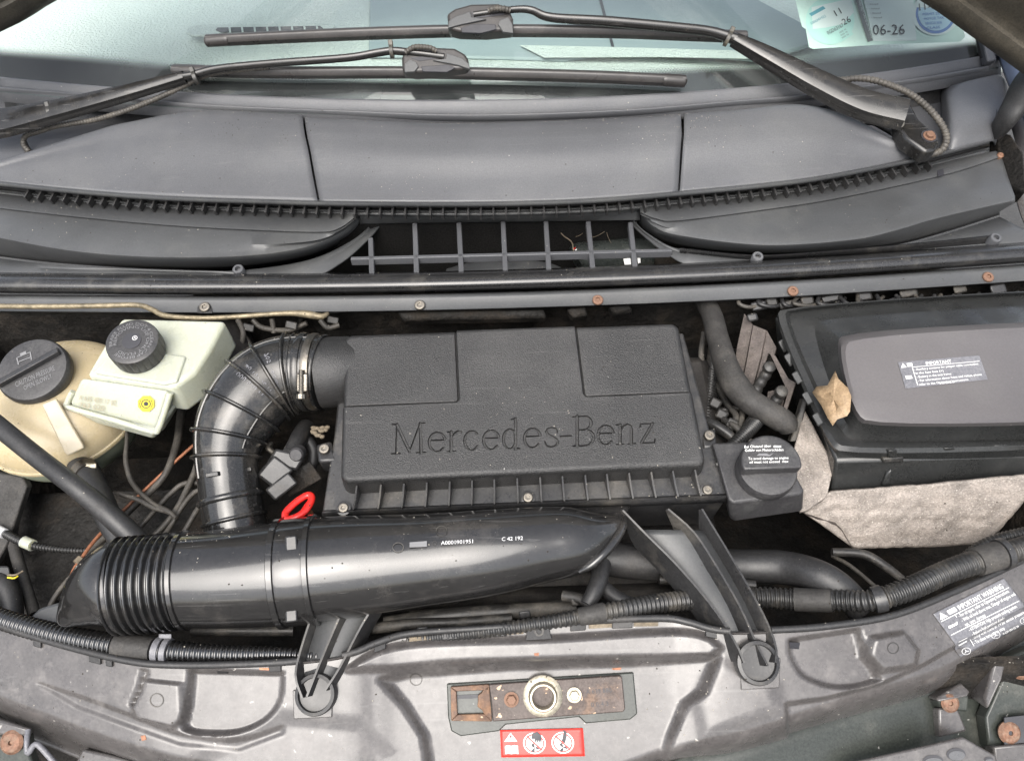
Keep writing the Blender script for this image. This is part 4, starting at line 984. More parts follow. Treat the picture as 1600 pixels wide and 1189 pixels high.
def on_snork(px_, py_, lift=0.001):
    """nearest surface of the duct under a pixel"""
    best = None; r = ray(px_, py_).normalized()
    i = int(np.argmin([abs(proj(p)[0] - px_) for p in SPts])); k0 = max(0, i - 1); k1 = min(len(SPts) - 1, i + 1)
    a, b = SPts[k0], SPts[k1]; xa, xb = proj(a)[0], proj(b)[0]; f = (px_ - xa) / (xb - xa) if xb != xa else 0
    c = a + (b - a) * f; rad = SR[k0] + (SR[k1] - SR[k0]) * f; tt = (b - a).normalized()
    o = CAM - c; rp_ = r - tt * r.dot(tt); op = o - tt * o.dot(tt)
    A_ = rp_.dot(rp_); B_ = 2 * rp_.dot(op); C_ = op.dot(op) - (rad + lift) ** 2; D_ = B_ * B_ - 4 * A_ * C_
    if D_ < 0: D_ = 0
    return CAM + r * ((-B_ - math.sqrt(D_)) / (2 * A_))
for (x, y) in ((455, 850), (455, 958)):
    p = on_snork(x, y, .003); n = (CAM - p).normalized(); a = t; b = n.cross(a).normalized()
    box_at('clip', p, a * .007, b * .010, n * .003, M['plastic'], sk, bevel=.002)
def snork_text(body, x, y, w, h, mt):
    return text('moulded_lettering', body, lambda a, b: on_snork(x + a * w, y - a * w * .055 - b / .7 * h, .0035), mt, sk, fit=1.0)
snork_text('A0000901951', 689, 851, 50, 6, M['silver']); snork_text('C 42 192', 784, 845, 33, 6, M['silver'])
for q in ([(640, 847), (667, 845), (667, 854), (640, 855)], [(767, 840), (778, 839), (778, 847), (767, 848)]):
    put('printed_mark', [on_snork(x, y, .0012) for x, y in q], [(0, 1, 2, 3)], M['grey_print'], sk, smooth=0, recalc=False)
for (x, y) in ((622, 855), (690, 829), (771, 825), (834, 829), (884, 820), (679, 848)):
    v_, f_ = ring2(x, y, 9 if x != 679 else 3, 8 if x != 679 else 3, .86); put('mould_ring', [on_snork(a, b, .0008) for a, b in v_], f_, M['dusty'], sk, smooth=0, recalc=False)
tube('mouth_lip', [W(x, y, d_) for x, y, d_ in ((976, 808, .836), (973, 822, .832), (962, 842, .830), (944, 864, .832), (924, 882, .838), (905, 893, .846))], [.003, .0055, .006, .006, .005, .003], M['snorkel'], sk, seg=14, n=60)
# joining shoulder between duct and filter box
loft('shoulder', [[(500, 806, .848), (700, 797, .847), (960, 789, .846), (985, 790, .847)], [(498, 816, .836), (700, 808, .838), (955, 800, .842), (982, 800, .845)], [(500, 838, .812), (700, 832, .818), (930, 818, .836), (975, 812, .842)]], M['snorkel'], sk, n=50, sub=5, solid=.004, smooth=60)

# ================================================================== SUPPORT BRACKETS
def brace(label, fins, web, foot, fr_, n_up, h=.03, side=0):
    b = thing('duct_bracket', label, 'bracket', W(foot[0], foot[1] + 20, foot[2] + .01), 'duct brackets')
    for f in fins:
        P = [W(*q) for q in f]; Q = crom(P, 16); hh = np.interp(np.linspace(0, 1, 16), [0, .25, .8, 1], [.004, h, h, h * .5])
        nrm = n_up; V = []; F = []
        for i, q in enumerate(Q):
            tt = Vector(Q[min(15, i + 1)] - Q[max(0, i - 1)]).normalized(); s = nrm.cross(tt).normalized() * .0012
            a = Vector(q); sv_ = RT * (side * pxm(a) * hh[i] / h); V += [a - s, a + s, a + s - nrm * hh[i] + sv_, a - s - nrm * hh[i] + sv_]
        for i in range(15):
            for j in range(4): F.append((i * 4 + j, i * 4 + (j + 1) % 4, (i + 1) * 4 + (j + 1) % 4, (i + 1) * 4 + j))
        F += [(3, 2, 1, 0), (60, 61, 62, 63)]
        put('fin', V, F, M['plastic'], b)
    rows = []
    for L in web: rows.append(crom([W(*q) + n_up * (-h * .45) + RT * (side * .45 * .00078) for q in L], 20))
    grid('web', rows, M['tray'], b, solid=.003)
    p = W(*foot); m = pxm(p); r = fr_ * m
    ft_ = lathe('foot', [(r * 1.05, -.016), (r * 1.05, -.004), (r, 0), (r * .84, .001), (r * .80, -.004), (r * .3, -.0045), (.0005, -.0045)], p - n_up * .004, n_up, M['plastic'], b, seg=36)
    return b
NU = Vector((0, -.5, .866)).normalized()
brace('finned black plastic bracket in front of the ribbed bellows end of the duct',
      [[(511, 906, .835), (486, 965, .858), (465, 1032, .876), (462, 1060, .882), (472, 1090, .893)], [(557, 904, .84), (524, 978, .865), (498, 1040, .878), (479, 1088, .893)], [(613, 900, .845), (566, 975, .868), (532, 1040, .882), (508, 1078, .892)]],
      [[(489, 962, .858), (468, 1032, .878), (466, 1060, .884), (474, 1085, .893)], [(530, 962, .862), (500, 1036, .878), (486, 1064, .885), (486, 1086, .893)], [(575, 960, .866), (533, 1038, .882), (517, 1062, .886), (504, 1080, .892)]],
      (490, 1086, .894), 31, NU, h=.03, side=13)
brace('finned black plastic bracket reaching up to the mouth tip of the duct',
      [[(973, 797, .835), (1010, 835, .85), (1060, 885, .865), (1115, 950, .875), (1150, 1005, .882), (1163, 1035, .89)], [(1044, 795, .85), (1085, 832, .858), (1120, 885, .868), (1155, 945, .876), (1180, 1000, .884), (1200, 1040, .89)], [(1097, 795, .852), (1144, 872, .868), (1180, 935, .876), (1200, 975, .88), (1213, 1010, .885), (1212, 1035, .89)]],
      [[(1000, 826, .848), (1060, 886, .865), (1115, 950, .875), (1160, 1022, .889)], [(1090, 826, .855), (1122, 885, .868), (1156, 945, .876), (1190, 1022, .888)], [(1118, 828, .86), (1146, 874, .868), (1182, 935, .876), (1212, 1010, .885)]],
      (1187, 1036, .89), 33, NU, h=.038, side=-27)

# ================================================================== EXPANSION TANK
et = thing('expansion_tank', 'yellowed round coolant expansion tank with black screw cap', 'coolant tank', W(70, 745, .93))
tax = Vector((0, -.12, 1)).normalized(); cp = W(50, 577, .775); RX = 128 * pxm(cp)
tc_ = cp - tax * (RX * .62 + .008)
pr = [(RX * math.cos(a), RX * .62 * math.sin(a) ** .9) for a in np.linspace(0, math.radians(90), 24)]
lathe('shell', pr, tc_ - tax * .012, tax, M['tank'], et, seg=64, smooth=60)
pr2 = [(RX * .995 * math.cos(a), RX * .80 * math.sin(a)) for a in np.linspace(math.radians(-90), math.radians(1), 20)]
lathe('lower_shell', pr2, tc_ - tax * .016, tax, M['fluid'], et, seg=64, smooth=60)
lathe('weld_seam', [(RX * .98, -.004), (RX * 1.025, -.0035), (RX * 1.03, 0), (RX * 1.025, .0035), (RX * .98, .004)], tc_ - tax * .014, tax, M['tank'], et, seg=64)
ct = Vector((0.05, -.38, .92)).normalized(); cr = 54 * pxm(cp)
lathe('filler_neck', [(cr * .7, -.05), (cr * .7, -.01)], cp, ct, M['tank'], et, seg=40)
cap1 = lathe('cap', [(cr * .95, -.022), (cr, -.018), (cr, -.004), (cr * .95, 0), (cr * .8, .0012), (.0005, .0012)], cp, ct, M['cap'], et, seg=56)
cpl = (cp + ct * .0012, ct)
g0, g1 = WP(-2, 602, cpl), WP(94, 549, cpl); gt = (g1 - g0).normalized(); gs = ct.cross(gt).normalized()
prism('grip_ridge', [g0 + gs * .009, g0 - gs * .006 , g1 - gs * .006, g1 + gs * .009], [ct * .004 + gs * -.003, ct * .011, ct * .011, ct * .004 + gs * -.003], M['cap'], cap1, bevel=.002)
mm_ = quad_map([(12, 600), (92, 566), (100, 590), (20, 624)], cpl, .0008)
def caption(body, q, h=.0008, mt='grey_print', parent=cap1, pl=cpl):
    m_ = quad_map(q, pl, h); return text('lettering', body, lambda a, b: m_(a, b / .7), M[mt], parent, fit=1.0)
caption('CAUTION PRESSURE', [(23, 597), (84, 571), (86, 578), (25, 605)]); caption('OPEN SLOWLY', [(36, 603), (80, 583), (82, 590), (38, 610)])
for q in ([(25, 559), (48, 549), (50, 562), (28, 570)],):
    m_ = quad_map(q, cpl, .001)
    for a in ([(0, 0), (.08, 0), (.08, 1), (0, 1)], [(.92, 0), (1, 0), (1, 1), (.92, 1)], [(0, .9), (1, .9), (1, 1), (0, 1)], [(0, .3), (.9, .3), (.9, .4), (0, .4)], [(.3, 1), (.7, 1), (.7, 1.3), (.3, 1.3)]):
        mpoly('symbol', a, m_, M['grey_print'], cap1)
st_pl = plane3(W(65, 632, .798), W(90, 624, .798), W(118, 706, .852))
plate('strap', [(64, 632), (88, 622), (130, 694), (132, 700), (106, 712), (100, 706)], st_pl, .006, M['clear'], et, bevel=.002, h=-.002)
# ================================================================== BRAKE FLUID RESERVOIR
br = thing('brake_fluid_reservoir', 'milky white brake fluid reservoir with ribbed black cap and yellow symbol', 'brake reservoir', W(190, 680, .8400))
RSP = plane3(W(198, 494, .742), W(345, 502, .742), W(140, 582, .762))
FSP = plane3(W(128, 589, .768), W(261, 609, .768), W(107, 632, .806))
rb_ = [WP(x, y, RSP) for x, y in ((190, 496), (352, 500), (326, 548), (303, 582), (270, 606), (134, 586), (166, 532))]
prism('rear_body', rb_, Vector((.004, .004, -.055)), M['reservoir'], br, bevel=.007, seg=4)
hexa('front_body', [WP(x, y, FSP) for x, y in ((127, 590), (263, 610), (244, 668), (108, 630))],
     [W(142, 606, .835), W(292, 618, .835), W(256, 676, .842), W(118, 644, .842)], M['reservoir'], br, bevel=.006, seg=4)
tube('weld_flange', [WP(x, y, off(FSP, -.004)) for x, y in ((114, 612), (106, 628), (110, 637), (180, 657), (238, 674), (248, 668), (258, 640), (266, 614))], .0045, M['reservoir'], br, seg=10, n=90)
hexa('lower_tray', [(118, 645, .822), (240, 678, .824), (256, 662, .82), (290, 612, .80), (160, 570, .80)], [(124, 655, .842), (240, 686, .844), (254, 672, .842), (286, 626, .83), (166, 590, .83)], M['reservoir'], br, bevel=.004, seg=3)
prism('shoulder_pad', [WP(x, y, off(RSP, .004)) for x, y in ((182, 540), (290, 556), (276, 596), (256, 600), (146, 582))], RSP[1] * -.006, M['reservoir'], br, bevel=.003, seg=3)
bc = W(206, 533, .7180); bt = Vector((.06, -.3, .95)).normalized(); brr = 40 * pxm(bc)
V = []; F = []; sg = 96
profc = [(1.0, -.030), (1.02, -.026), (1.02, -.006), (.99, -.001), (.9, .0005), (.3, .0005), (.01, .0005)]
xx, yy, zz_ = nframe(bt)
for i, (r, h) in enumerate(profc):
    for j in range(sg):
        a = 2 * math.pi * j / sg; k = 1 - (.045 if (j % 4 in (0,)) and i in (1, 2) else 0); V.append(bc + (xx * math.cos(a) + yy * math.sin(a)) * (brr * r * k) + bt * h)
for i in range(len(profc) - 1):
    for j in range(sg): F.append((i * sg + j, i * sg + (j + 1) % sg, (i + 1) * sg + (j + 1) % sg, (i + 1) * sg + j))
F.append(tuple((len(profc) - 1) * sg + j for j in range(sg)))
cap2 = put('cap', V, F, M['cap'], br, smooth=30)
lathe('neck', [(brr * .8, -.05), (brr * .8, -.02)], bc, bt, M['reservoir'], br, seg=40)
bpl = (bc + bt * .0012, bt)
lathe('centre_disc', [(brr * .36, 0), (brr * .36, .0008), (.0005, .0008)], bc + bt * .0006, bt, M['black'], cap2, seg=28)
v_, f_ = ring2(0, 0, 1, 1, .7900); put('emblem_ring', [bc + bt * .0026 + (xx * (a * brr * .1 + brr * .12) + yy * (b * brr * .1 + brr * .1)) for a, b in v_], f_, M['silver'], cap2, smooth=0, recalc=False)
for a in (90, 210, 330):
    c_, s_ = math.cos(math.radians(a)), math.sin(math.radians(a)); o_ = bc + bt * .0026 + xx * brr * .12 + yy * brr * .1
    put('emblem_spoke', [o_ + xx * (c_ * brr * .1) + yy * (s_ * brr * .1), o_ + (xx * -s_ + yy * c_) * (brr * .018), o_ - (xx * -s_ + yy * c_) * (brr * .018)], [(0, 1, 2)], M['silver'], cap2, smooth=0, recalc=False)
for ring_, txt in ((.7700, 'BRAKE FLUID DOT 4 CLEAN CAP BEFORE'), (.62, 'REMOVING USE ONLY FLUID')):
    def at(a, b, rr=ring_): 
        th = math.radians(200 - a * 330); r = brr * (rr - .06 + b / .7 * .12); return bc + bt * .0016 + (xx * math.cos(th) + yy * math.sin(th)) * r
    text('lettering', txt, at, M['grey_print'], cap2, fit=1.0)
ypl = FSP
sy_ = plate('brake_symbol', ell(228, 631, 13.5, 13, 8, 22.5, 382.5), ypl, .0012, M['yellow'], br, h=.001)
o1 = thing  # keep name space tidy
for (rx, k_) in ((7.5, .8),):
    v_, f_ = ring2(228, 631, rx, rx * .95, k_); put('symbol_ring', [WP(a, b, off(ypl, .0028)) for a, b in v_], f_, M['black'], sy_, smooth=0, recalc=False)
put('symbol_dot', [WP(a, b, off(ypl, .0028)) for a, b in ell(228, 631, 3.6, 3.5, 16)], [tuple(range(16))], M['black'], sy_, smooth=0, recalc=False)
for a0 in (140, -40):
    q = ell(228, 631, 10.3, 9.8, 10, a0, a0 + 80) + list(reversed(ell(228, 631, 9.2, 8.7, 10, a0, a0 + 80)))
    put('symbol_arc', [WP(a, b, off(ypl, .0028)) for a, b in q], [tuple(range(20))], M['black'], sy_, smooth=0, recalc=False)
for body, q in (('A 635 430 17 02', [(124, 617), (182, 626), (181, 634), (123, 625)]), ('763 020', [(124, 628), (164, 634), (163, 642), (123, 636)])):
    m_ = quad_map(q, ypl, .002); text('moulded_lettering', body, lambda a, b, m_=m_: m_(a, b / .7), M['clear'], br, fit=1.0)

# ================================================================== HOSES AND PIPES, LEFT
big = thing('radiator_hose', 'thick rubber coolant hose running diagonally down to the bellows', 'hose', W(225, 855, .90))
ptube('hose', [(-60, 620, .76, 15), (0, 668, .77, 15), (60, 716, .785, 15), (120, 762, .80, 15.5), (180, 812, .835, 17), (232, 862, .86, 18)], M['rubber'], big, seg=24, n=60)
st2 = thing('branch_hose', 'short grey coolant hose with steel clamp below the expansion tank', 'hose', W(195, 860, .92))
ptube('hose', [(118, 722, .885, 15), (136, 738, .885, 18), (152, 768, .885, 19), (170, 810, .89, 19), (192, 852, .90, 16)], M['rubber'], st2, seg=20)
ptube('clamp', [(131, 732, .884, 20), (137, 741, .884, 20)], M['steel'], st2, seg=28, curve=False)
obox('clamp_screw', 140, 728, .868, (11, 0), (0, 4.5), .005, M['socket'], st2, .002)
pipes = [
    ('grey sleeved brake pipe hanging below the fluid reservoir', 'wirecover', [(199, 670, .875, 3), (198, 690, .88, 3), (197, 722, .89, 4), (208, 756, .90, 4), (238, 786, .90, 4), (262, 798, .90, 4), (276, 809, .90, 3)]),
    ('dark hose curving behind the elbow hose', 'wirecover', [(330, 606, .87, 6), (298, 616, .88, 6), (284, 640, .89, 6), (277, 690, .90, 6), (260, 738, .91, 5.5), (235, 768, .92, 5.5), (200, 800, .93, 5.5), (150, 862, .94, 5)]),
    ('rust brown metal pipe crossing behind the branch hose', 'copper', [(315, 684, .90, 2.6), (262, 732, .91, 2.6), (190, 800, .925, 2.6), (150, 842, .925, 3), (128, 872, .925, 3.4), (114, 896, .925, 4), (110, 925, .93, 4)]),
    ('grey brake line rising past the lower leg of the elbow hose', 'wirecover', [(312, 706, .89, 5), (304, 738, .90, 5), (282, 785, .91, 5), (262, 815, .92, 5), (240, 838, .93, 5)]),
    ('thin grey brake line bent twice beneath the reservoir', 'wirecover', [(330, 756, .91, 4), (290, 755, .91, 4), (268, 770, .915, 4), (240, 800, .92, 4), (215, 828, .93, 4)]),
    ('short grey brake line bent like an elbow beside the bellows', 'wirecover', [(330, 763, .90, 4), (306, 768, .905, 4), (286, 790, .91, 4), (268, 820, .92, 4), (250, 845, .93, 4)]),
    ('straight grey brake line ending above the bellows', 'wirecover', [(325, 770, .905, 4.5), (305, 802, .91, 4.5), (284, 838, .92, 4.5)]),
    ('grey flat lead lying across the brake lines', 'wirecover', [(188, 772, .895, 3.5), (215, 780, .897, 4), (240, 793, .90, 4), (262, 800, .902, 3), (277, 810, .905, 2.5)]),
    ('grey pipe turning down into the dark beside the duct scoop', 'wirecover', [(178, 826, .93, 5), (150, 852, .93, 5), (135, 870, .93, 5.5), (132, 884, .935, 5), (138, 892, .94, 5)]),
    ('lower grey pipe running beside the rust brown pipe', 'wirecover', [(190, 835, .94, 4), (150, 868, .94, 4), (112, 900, .94, 4), (88, 930, .945, 4.5), (78, 948, .95, 4.5)]),
    ('narrow dark pipe leading up behind the intake elbow', 'bay', [(470, 498, .83, 4), (466, 515, .84, 4), (462, 530, .86, 4)]),
]
for lab, mt, pts in pipes:
    o = ptube('pipe', pts, M[mt], seg=10, n=50); tag(o, lab, 'pipe', 'pipes in the dark left of the bay')
cw = thing('wiring_conduit', 'thin corrugated wiring conduit with a white tag beneath the expansion tank', 'conduit', W(100, 862, .95))
ptube('sleeve', [(-30, 818, .93, 7), (5, 832, .93, 7), (40, 849, .93, 7), (80, 857, .935, 6), (130, 860, .94, 5), (190, 857, .95, 5)], M['conduit'], cw, seg=12, pitch=.0042, amp=.13)
ptube('tag_band', [(37, 846, .929, 9), (51, 852, .929, 9)], M['reservoir'], cw, seg=14, curve=False)
ptube('tape_end', [(-8, 826, .93, 8), (8, 834, .93, 8)], M['silver'], cw, seg=14, curve=False)
cl2 = ptube('harness_branch', [(22, 738, .93, 9), (8, 770, .94, 9), (14, 810, .95, 9), (24, 860, .96, 9), (38, 910, .97, 9), (54, 960, .98, 9)], M['tape'], seg=12)
tag(cl2, 'taped dark wiring branch running down beside the left inner wing', 'wiring')
wb = ptube('wiring_stub', [(-20, 900, .95, 20), (8, 915, .95, 17), (20, 950, .96, 15), (16, 990, .97, 15)], M['rubber'], seg=14); tag(wb, 'thick dark hose stub above the corrugated front loom', 'hose')
lw = prism('grimy_panel', [W(-20, 735, .90), W(35, 745, .90), (W(42, 760, .905)), W(12, 850, .95), W(-20, 905, .97)], Vector((0, .01, -.01)), M['tape'], bevel=.002); tag(lw, 'grimy dark board standing under the expansion tank', 'panel')
wg2 = prism('rounded_bracket', [W(40, 970, .90), W(60, 950, .895), W(92, 940, .89), W(105, 960, .90), W(100, 985, .90)], Vector((0, .01, -.02)), M['tray'], bevel=.004); tag(wg2, 'small grey plastic bracket under the tip of the duct scoop', 'bracket')
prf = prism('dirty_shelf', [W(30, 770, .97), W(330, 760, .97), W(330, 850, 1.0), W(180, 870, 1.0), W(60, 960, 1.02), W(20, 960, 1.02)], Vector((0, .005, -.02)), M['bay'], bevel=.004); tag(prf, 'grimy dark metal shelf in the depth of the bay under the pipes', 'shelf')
lob = ptube('booster_shell', [(330, 520, .86, 18), (352, 535, .86, 40), (345, 575, .86, 44), (318, 600, .87, 24)], M['engine'], seg=24); tag(lob, 'grimy round brake servo shell behind the fluid reservoir', 'brake servo')

cn = thing('wire_connector', 'small black plug with two yellow green wires at the left inner wing', 'connector', W(8, 900, .95))
obox('plug', 4, 893, .935, (12, 0), (2, 9), .01, M['plastic'], cn, .003)
ptube('wire', [(12, 898, .93, 1.6), (24, 898, .93, 1.6), (36, 892, .932, 1.6)], M['web'], cn, seg=8)
ptube('wire', [(12, 902, .93, 1.4), (22, 903, .93, 1.4), (28, 900, .932, 1.4)], M['yellow'], cn, seg=8)
bk = thing('pipe_bracket', 'pale plastic pipe clip gripping the rust brown pipe', 'clip', W(124, 880, .935))
ptube('clip_band', [(119, 880, .922, 6), (127, 872, .922, 6)], M['web'], bk, seg=14, curve=False)
# ================================================================== OIL FILLER
of = thing('oil_filler', 'black oil filler cap with white warning print on a plastic engine cover', 'oil filler', W(1195, 812, .89))
hexa('cover', [(1112, 692, .806), (1211, 689, .806), (1226, 712, .812), (1257, 766, .826), (1250, 772, .828), (1146, 786, .832), (1138, 780, .83)],
     [(1112, 705, .86), (1211, 702, .86), (1226, 730, .866), (1255, 795, .872), (1250, 800, .874), (1147, 815, .878), (1140, 810, .876)], M['cap'], of, bevel=.005, seg=3)
opl = plane3(W(1146, 780, .83), W(1250, 768, .827), W(1190, 692, .806)); on = opl[1]
oc = WP(1194, 738, opl); orad = 46 * pxm(oc)
cap3 = lathe('cap', [(orad * .98, -.004), (orad, 0), (orad, .012), (orad * .95, .016), (orad * .6, .0185), (.0005, .0185)], oc + on * .002, on, M['cap'], of, seg=56)
ocp = off(opl, .0225)
ou, ov, ow = nframe(on)
# raised D-shaped rear half that is gripped
gp = [oc + on * .020 + ou * (orad * .98 * math.cos(math.radians(a))) + ov * (orad * .98 * math.sin(math.radians(a))) for a in np.linspace(-14, 194, 26)]
cgrip = prism('grip', [p + on * .017 for p in gp], on * -.019, M['cap'], cap3, bevel=.003, seg=3)
def cap_line(body, x0, y0, x1, y1, h, bold=0):
    pl2 = off(opl, .0382); m_ = quad_map([(x0, y0 - h), (x1, y1 - h), (x1, y1), (x0, y0)], pl2, .0)
    text('lettering', body, lambda a, b: m_(a, b / .7), M['white'], cgrip, fit=1.0, bold=bold)
cap_line('Bei Ölstand über', 1163, 700, 1205, 698.5, 4.2); cap_line('max', 1209, 699, 1221, 699, 4.2, .03)
cap_line('Gefahr von Motorschäden', 1164, 705.5, 1224, 704.5, 4.4)
cap_line('To avoid damage to engine', 1169, 718.5, 1232, 717, 4.2); cap_line('oil must not exceed  max', 1171, 724, 1232, 722.5, 4.2)
pl2 = off(opl, .0383)
put('oil_can_symbol', [WP(x, y, pl2) for x, y in ((1182, 712), (1186, 708.5), (1198, 708.5), (1202, 710.5), (1209, 707.5), (1203, 712.5))], [(0, 1, 2, 3, 4, 5)], M['grey_print'], cgrip, smooth=0, recalc=False)
0 and lathe('oil_residue', [(orad * 1.0, 0), (orad * 1.06, .0004), (orad * 1.04, .001)], oc + on * .0008, on, M['white'], of, seg=40)

# ================================================================== FUSE BOX
fb = thing('fuse_box', 'black fuse box with a smooth raised lid and printed notice', 'fuse box', W(1450, 775, .90))
def chaikin(P, it=3):
    P = [Vector(p) for p in P]
    for _ in range(it):
        Q = []
        for i in range(len(P)):
            a, b = P[i], P[(i + 1) % len(P)]; L = (b - a).length
            k = min(.25, .02 / L) if _ == 0 else .25
            Q += [a * (1 - k) + b * k, a * k + b * (1 - k)]
        P = Q
    return P
rings = [[(1206, 490, .800), (1690, 458, .80), (1740, 710, .85), (1302, 722, .853)],
         [(1202, 484, .778), (1690, 452, .778), (1740, 699, .832), (1300, 712, .835)],
         [(1204, 480, .772), (1690, 448, .772), (1740, 692, .826), (1304, 704, .829)],
         [(1215, 481, .772), (1690, 450, .772), (1738, 687, .826), (1312, 698, .829)],
         [(1222, 484, .784), (1690, 454, .784), (1736, 684, .833), (1318, 693, .836)],
         [(1262, 496, .784), (1690, 466, .784), (1732, 676, .824), (1325, 684, .826)],
         [(1300, 520, .766), (1690, 498, .766), (1726, 663, .800), (1335, 669, .801)],
         [(1305, 524, .754), (1690, 502, .754), (1722, 658, .789), (1339, 664, .790)],
         [(1312, 528, .750), (1690, 506, .750), (1716, 653, .786), (1344, 658, .787)]]
FPL = plane3(W(1312, 528, .750), W(1690, 506, .750), W(1344, 658, .787))
loops = [chaikin([W(*p) for p in r]) if i < 8 else chaikin([WP(p[0], p[1], FPL) for p in r]) for i, r in enumerate(rings)]
n = len(loops[0]); V = [v for l in loops for v in l]; F = []
for i in range(len(loops) - 1):
    for j in range(n): F.append((i * n + j, i * n + (j + 1) % n, (i + 1) * n + (j + 1) % n, (i + 1) * n + j))
F.append(tuple((len(loops) - 1) * n + j for j in range(n)))
k6 = 7 * n
flid = put('lid_rim', V[:k6 + n], [f for f in F if len(f) == 4 and max(f) < k6], M['fusedark'], fb, smooth=35, recalc=False)  # slopes are the lid's own plastic; their dark reflection is put into the colour
fpla = put('lid', V[6 * n:], [tuple(i - 6 * n for i in f) for f in F if min(f) >= 6 * n], M['fuse'], fb, smooth=35, recalc=False)
FPL = plane3(W(1312, 528, .750), W(1690, 506, .750), W(1344, 658, .787))
hexa('base', [(1210, 494, .80), (1690, 462, .80), (1735, 708, .848), (1306, 720, .85)], [(1216, 560, .90), (1690, 520, .90), (1735, 752, .905), (1298, 776, .908)], M['fusedark'], fb, bevel=.004)
for x0, x1, y in ((1388, 1402, 700), (1475, 1492, 696), (1553, 1575, 692)):
    p = [W(x0, y + 4, .826), W(x1, y + 3, .826), W(x1 + 1, y + 15, .842), W(x0 + 1, y + 16, .842)]
    prism('lid_clip', p, Vector((0, .006, -.004)), M['fusedark'], fb, bevel=.0015)
prism('lid_tab', [W(1380, 716, .842), W(1413, 714, .842), W(1412, 722, .85), W(1380, 724, .85)], Vector((0, .01, -.004)), M['dusty'], fb, bevel=.002)
prism('side_rib', [W(1386, 740, .868), W(1394, 734, .862), (W(1392, 756, .885)), W(1378, 760, .888)], Vector((0, .01, 0)), M['fusedark'], fb, bevel=.002)
for k, (x, y) in enumerate(((1225, 540), (1234, 562), (1246, 590), (1262, 622), (1278, 655))):
    obox('side_clip', x, y, .80, (5, 9), (5, -3), .006, M['fusedark'], fb, .002)
# printed notice on the lid
lq = [(1403, 566), (1530, 555.5), (1543.5, 593), (1415, 607)]
nt_ = plate('notice', lq, FPL, .0004, M['label'], fpla, h=.0006)
nm = quad_map(lq, FPL, .0016)
def nline(s, u, v, w, h): tline('lettering', s, nm, u, v, w, h, M['white'], nt_)
nline('IMPORTANT', .33, .80, .31, .13)
for i, s in enumerate(('- Auxiliary contacts for jumper cable connection', '  in the fuse box (+)', '- Battery in the seat frame', '- For information about fuses and relays, please', '  refer to the Operating Instructions')):
    nline(s, .17, .63 - i * .145, (.78, .34, .42, .78, .60)[i], .085)
mpoly('rule', [(.15, .76), (.98, .76), (.98, .775), (.15, .775)], nm, M['white'], nt_)
mpoly('rule', [(.15, .08), (.157, .08), (.157, .76), (.15, .76)], nm, M['white'], nt_)
mpoly('triangle', [(.02, .78), (.085, .78), (.055, .95)], nm, M['white'], nt_)
mpoly('book', [(.10, .80), (.165, .80), (.165, .93), (.10, .93)], nm, M['white'], nt_)
mpoly('battery', [(.04, .34), (.115, .34), (.115, .46), (.04, .46)], nm, M['white'], nt_)
nline('A 639 584 01 38', .42, .02, .18, .05)
# torn brown tape
tp = [(1305, 579), (1310, 592), (1325, 606), (1330, 619), (1328, 643), (1323, 650), (1308, 655), (1301, 665), (1293, 653), (1283, 633), (1269, 613), (1276, 604), (1293, 602)]
tpl = plane3(W(1305, 579, .772), W(1330, 619, .772), W(1301, 665, .80))
tq = [WP(x, y, off(tpl, .004 + .003 * random.random())) for x, y in tp]
ctr = sum(tq, Vector()) / len(tq)
V = [ctr + tpl[1] * .002] + tq + [ctr * .5 + q * .5 + tpl[1] * random.uniform(-.003, .004) for q in tq]; nn_ = len(tq); F = []
for i in range(nn_):
    F += [(0, 1 + nn_ + i, 1 + nn_ + (i + 1) % nn_), (1 + nn_ + i, 1 + i, 1 + (i + 1) % nn_, 1 + nn_ + (i + 1) % nn_)]
tt_ = put('tape_scrap', V, F, M['paper'], smooth=20, solid=.0006, recalc=True); tag(tt_, 'torn scrap of brown tape stuck on the fuse box edge', 'tape')
# heat shield felt round the fuse box
fo = thing('heat_shield', 'crinkled silvery brown heat shield wrapped under the fuse box', 'heat shield', W(1430, 860, .95))
def crumple(name, pix, pl, mt, parent, n=26, amp=.0011, th=.006):
    """sheet with a pixel outline (top edge and bottom edge polylines) dented by noise"""
    top, bot = pix; rows = []
    T, Bt = lin([WP(x, y, pl) for x, y in top], n * 2), lin([WP(x, y, pl) for x, y in bot], n * 2)
    for i in range(n):
        r = []
        for j in range(n * 2):
            p = Vector(T[j]) * (1 - i / (n - 1)) + Vector(Bt[j]) * (i / (n - 1)); 
            h = math.sin(p.x * 150 + 3 * math.sin(p.z * 90)) * math.sin(p.z * 190 + 2 * math.sin(p.x * 110)) + .6 * math.sin(p.x * 310 + p.z * 270)
            r.append(p + pl[1] * (h * amp))
        rows.append(r)
    return grid(name, rows, mt, parent, solid=th, smooth=60)
fpl = (W(1290, 775, .893), Vector((-.12, -.80, .58)).normalized())
crumple('front_face', ([(1254, 792), (1300, 768), (1450, 757), (1640, 738)], [(1256, 800), (1334, 857), (1480, 854), (1545, 848)]), fpl, M['foil'], fo)
prism('notch_edge', [WP(1256, 802, off(fpl, .002)), WP(1306, 818, off(fpl, .002)), WP(1316, 828, off(fpl, .002)), WP(1333, 857, off(fpl, .002)), WP(1312, 840, off(fpl, -.02))], Vector((0, .03, -.01)), M['foil_flat'], fo)
spl = plane3(W(1258, 640, .845), W(1302, 728, .872), W(1250, 800, .905))
crumple('side_face', ([(1257, 640), (1303, 728)], [(1238, 712), (1250, 800), (1262, 797), (1292, 775)]), spl, M['foil'], fo, n=18, amp=.0009)
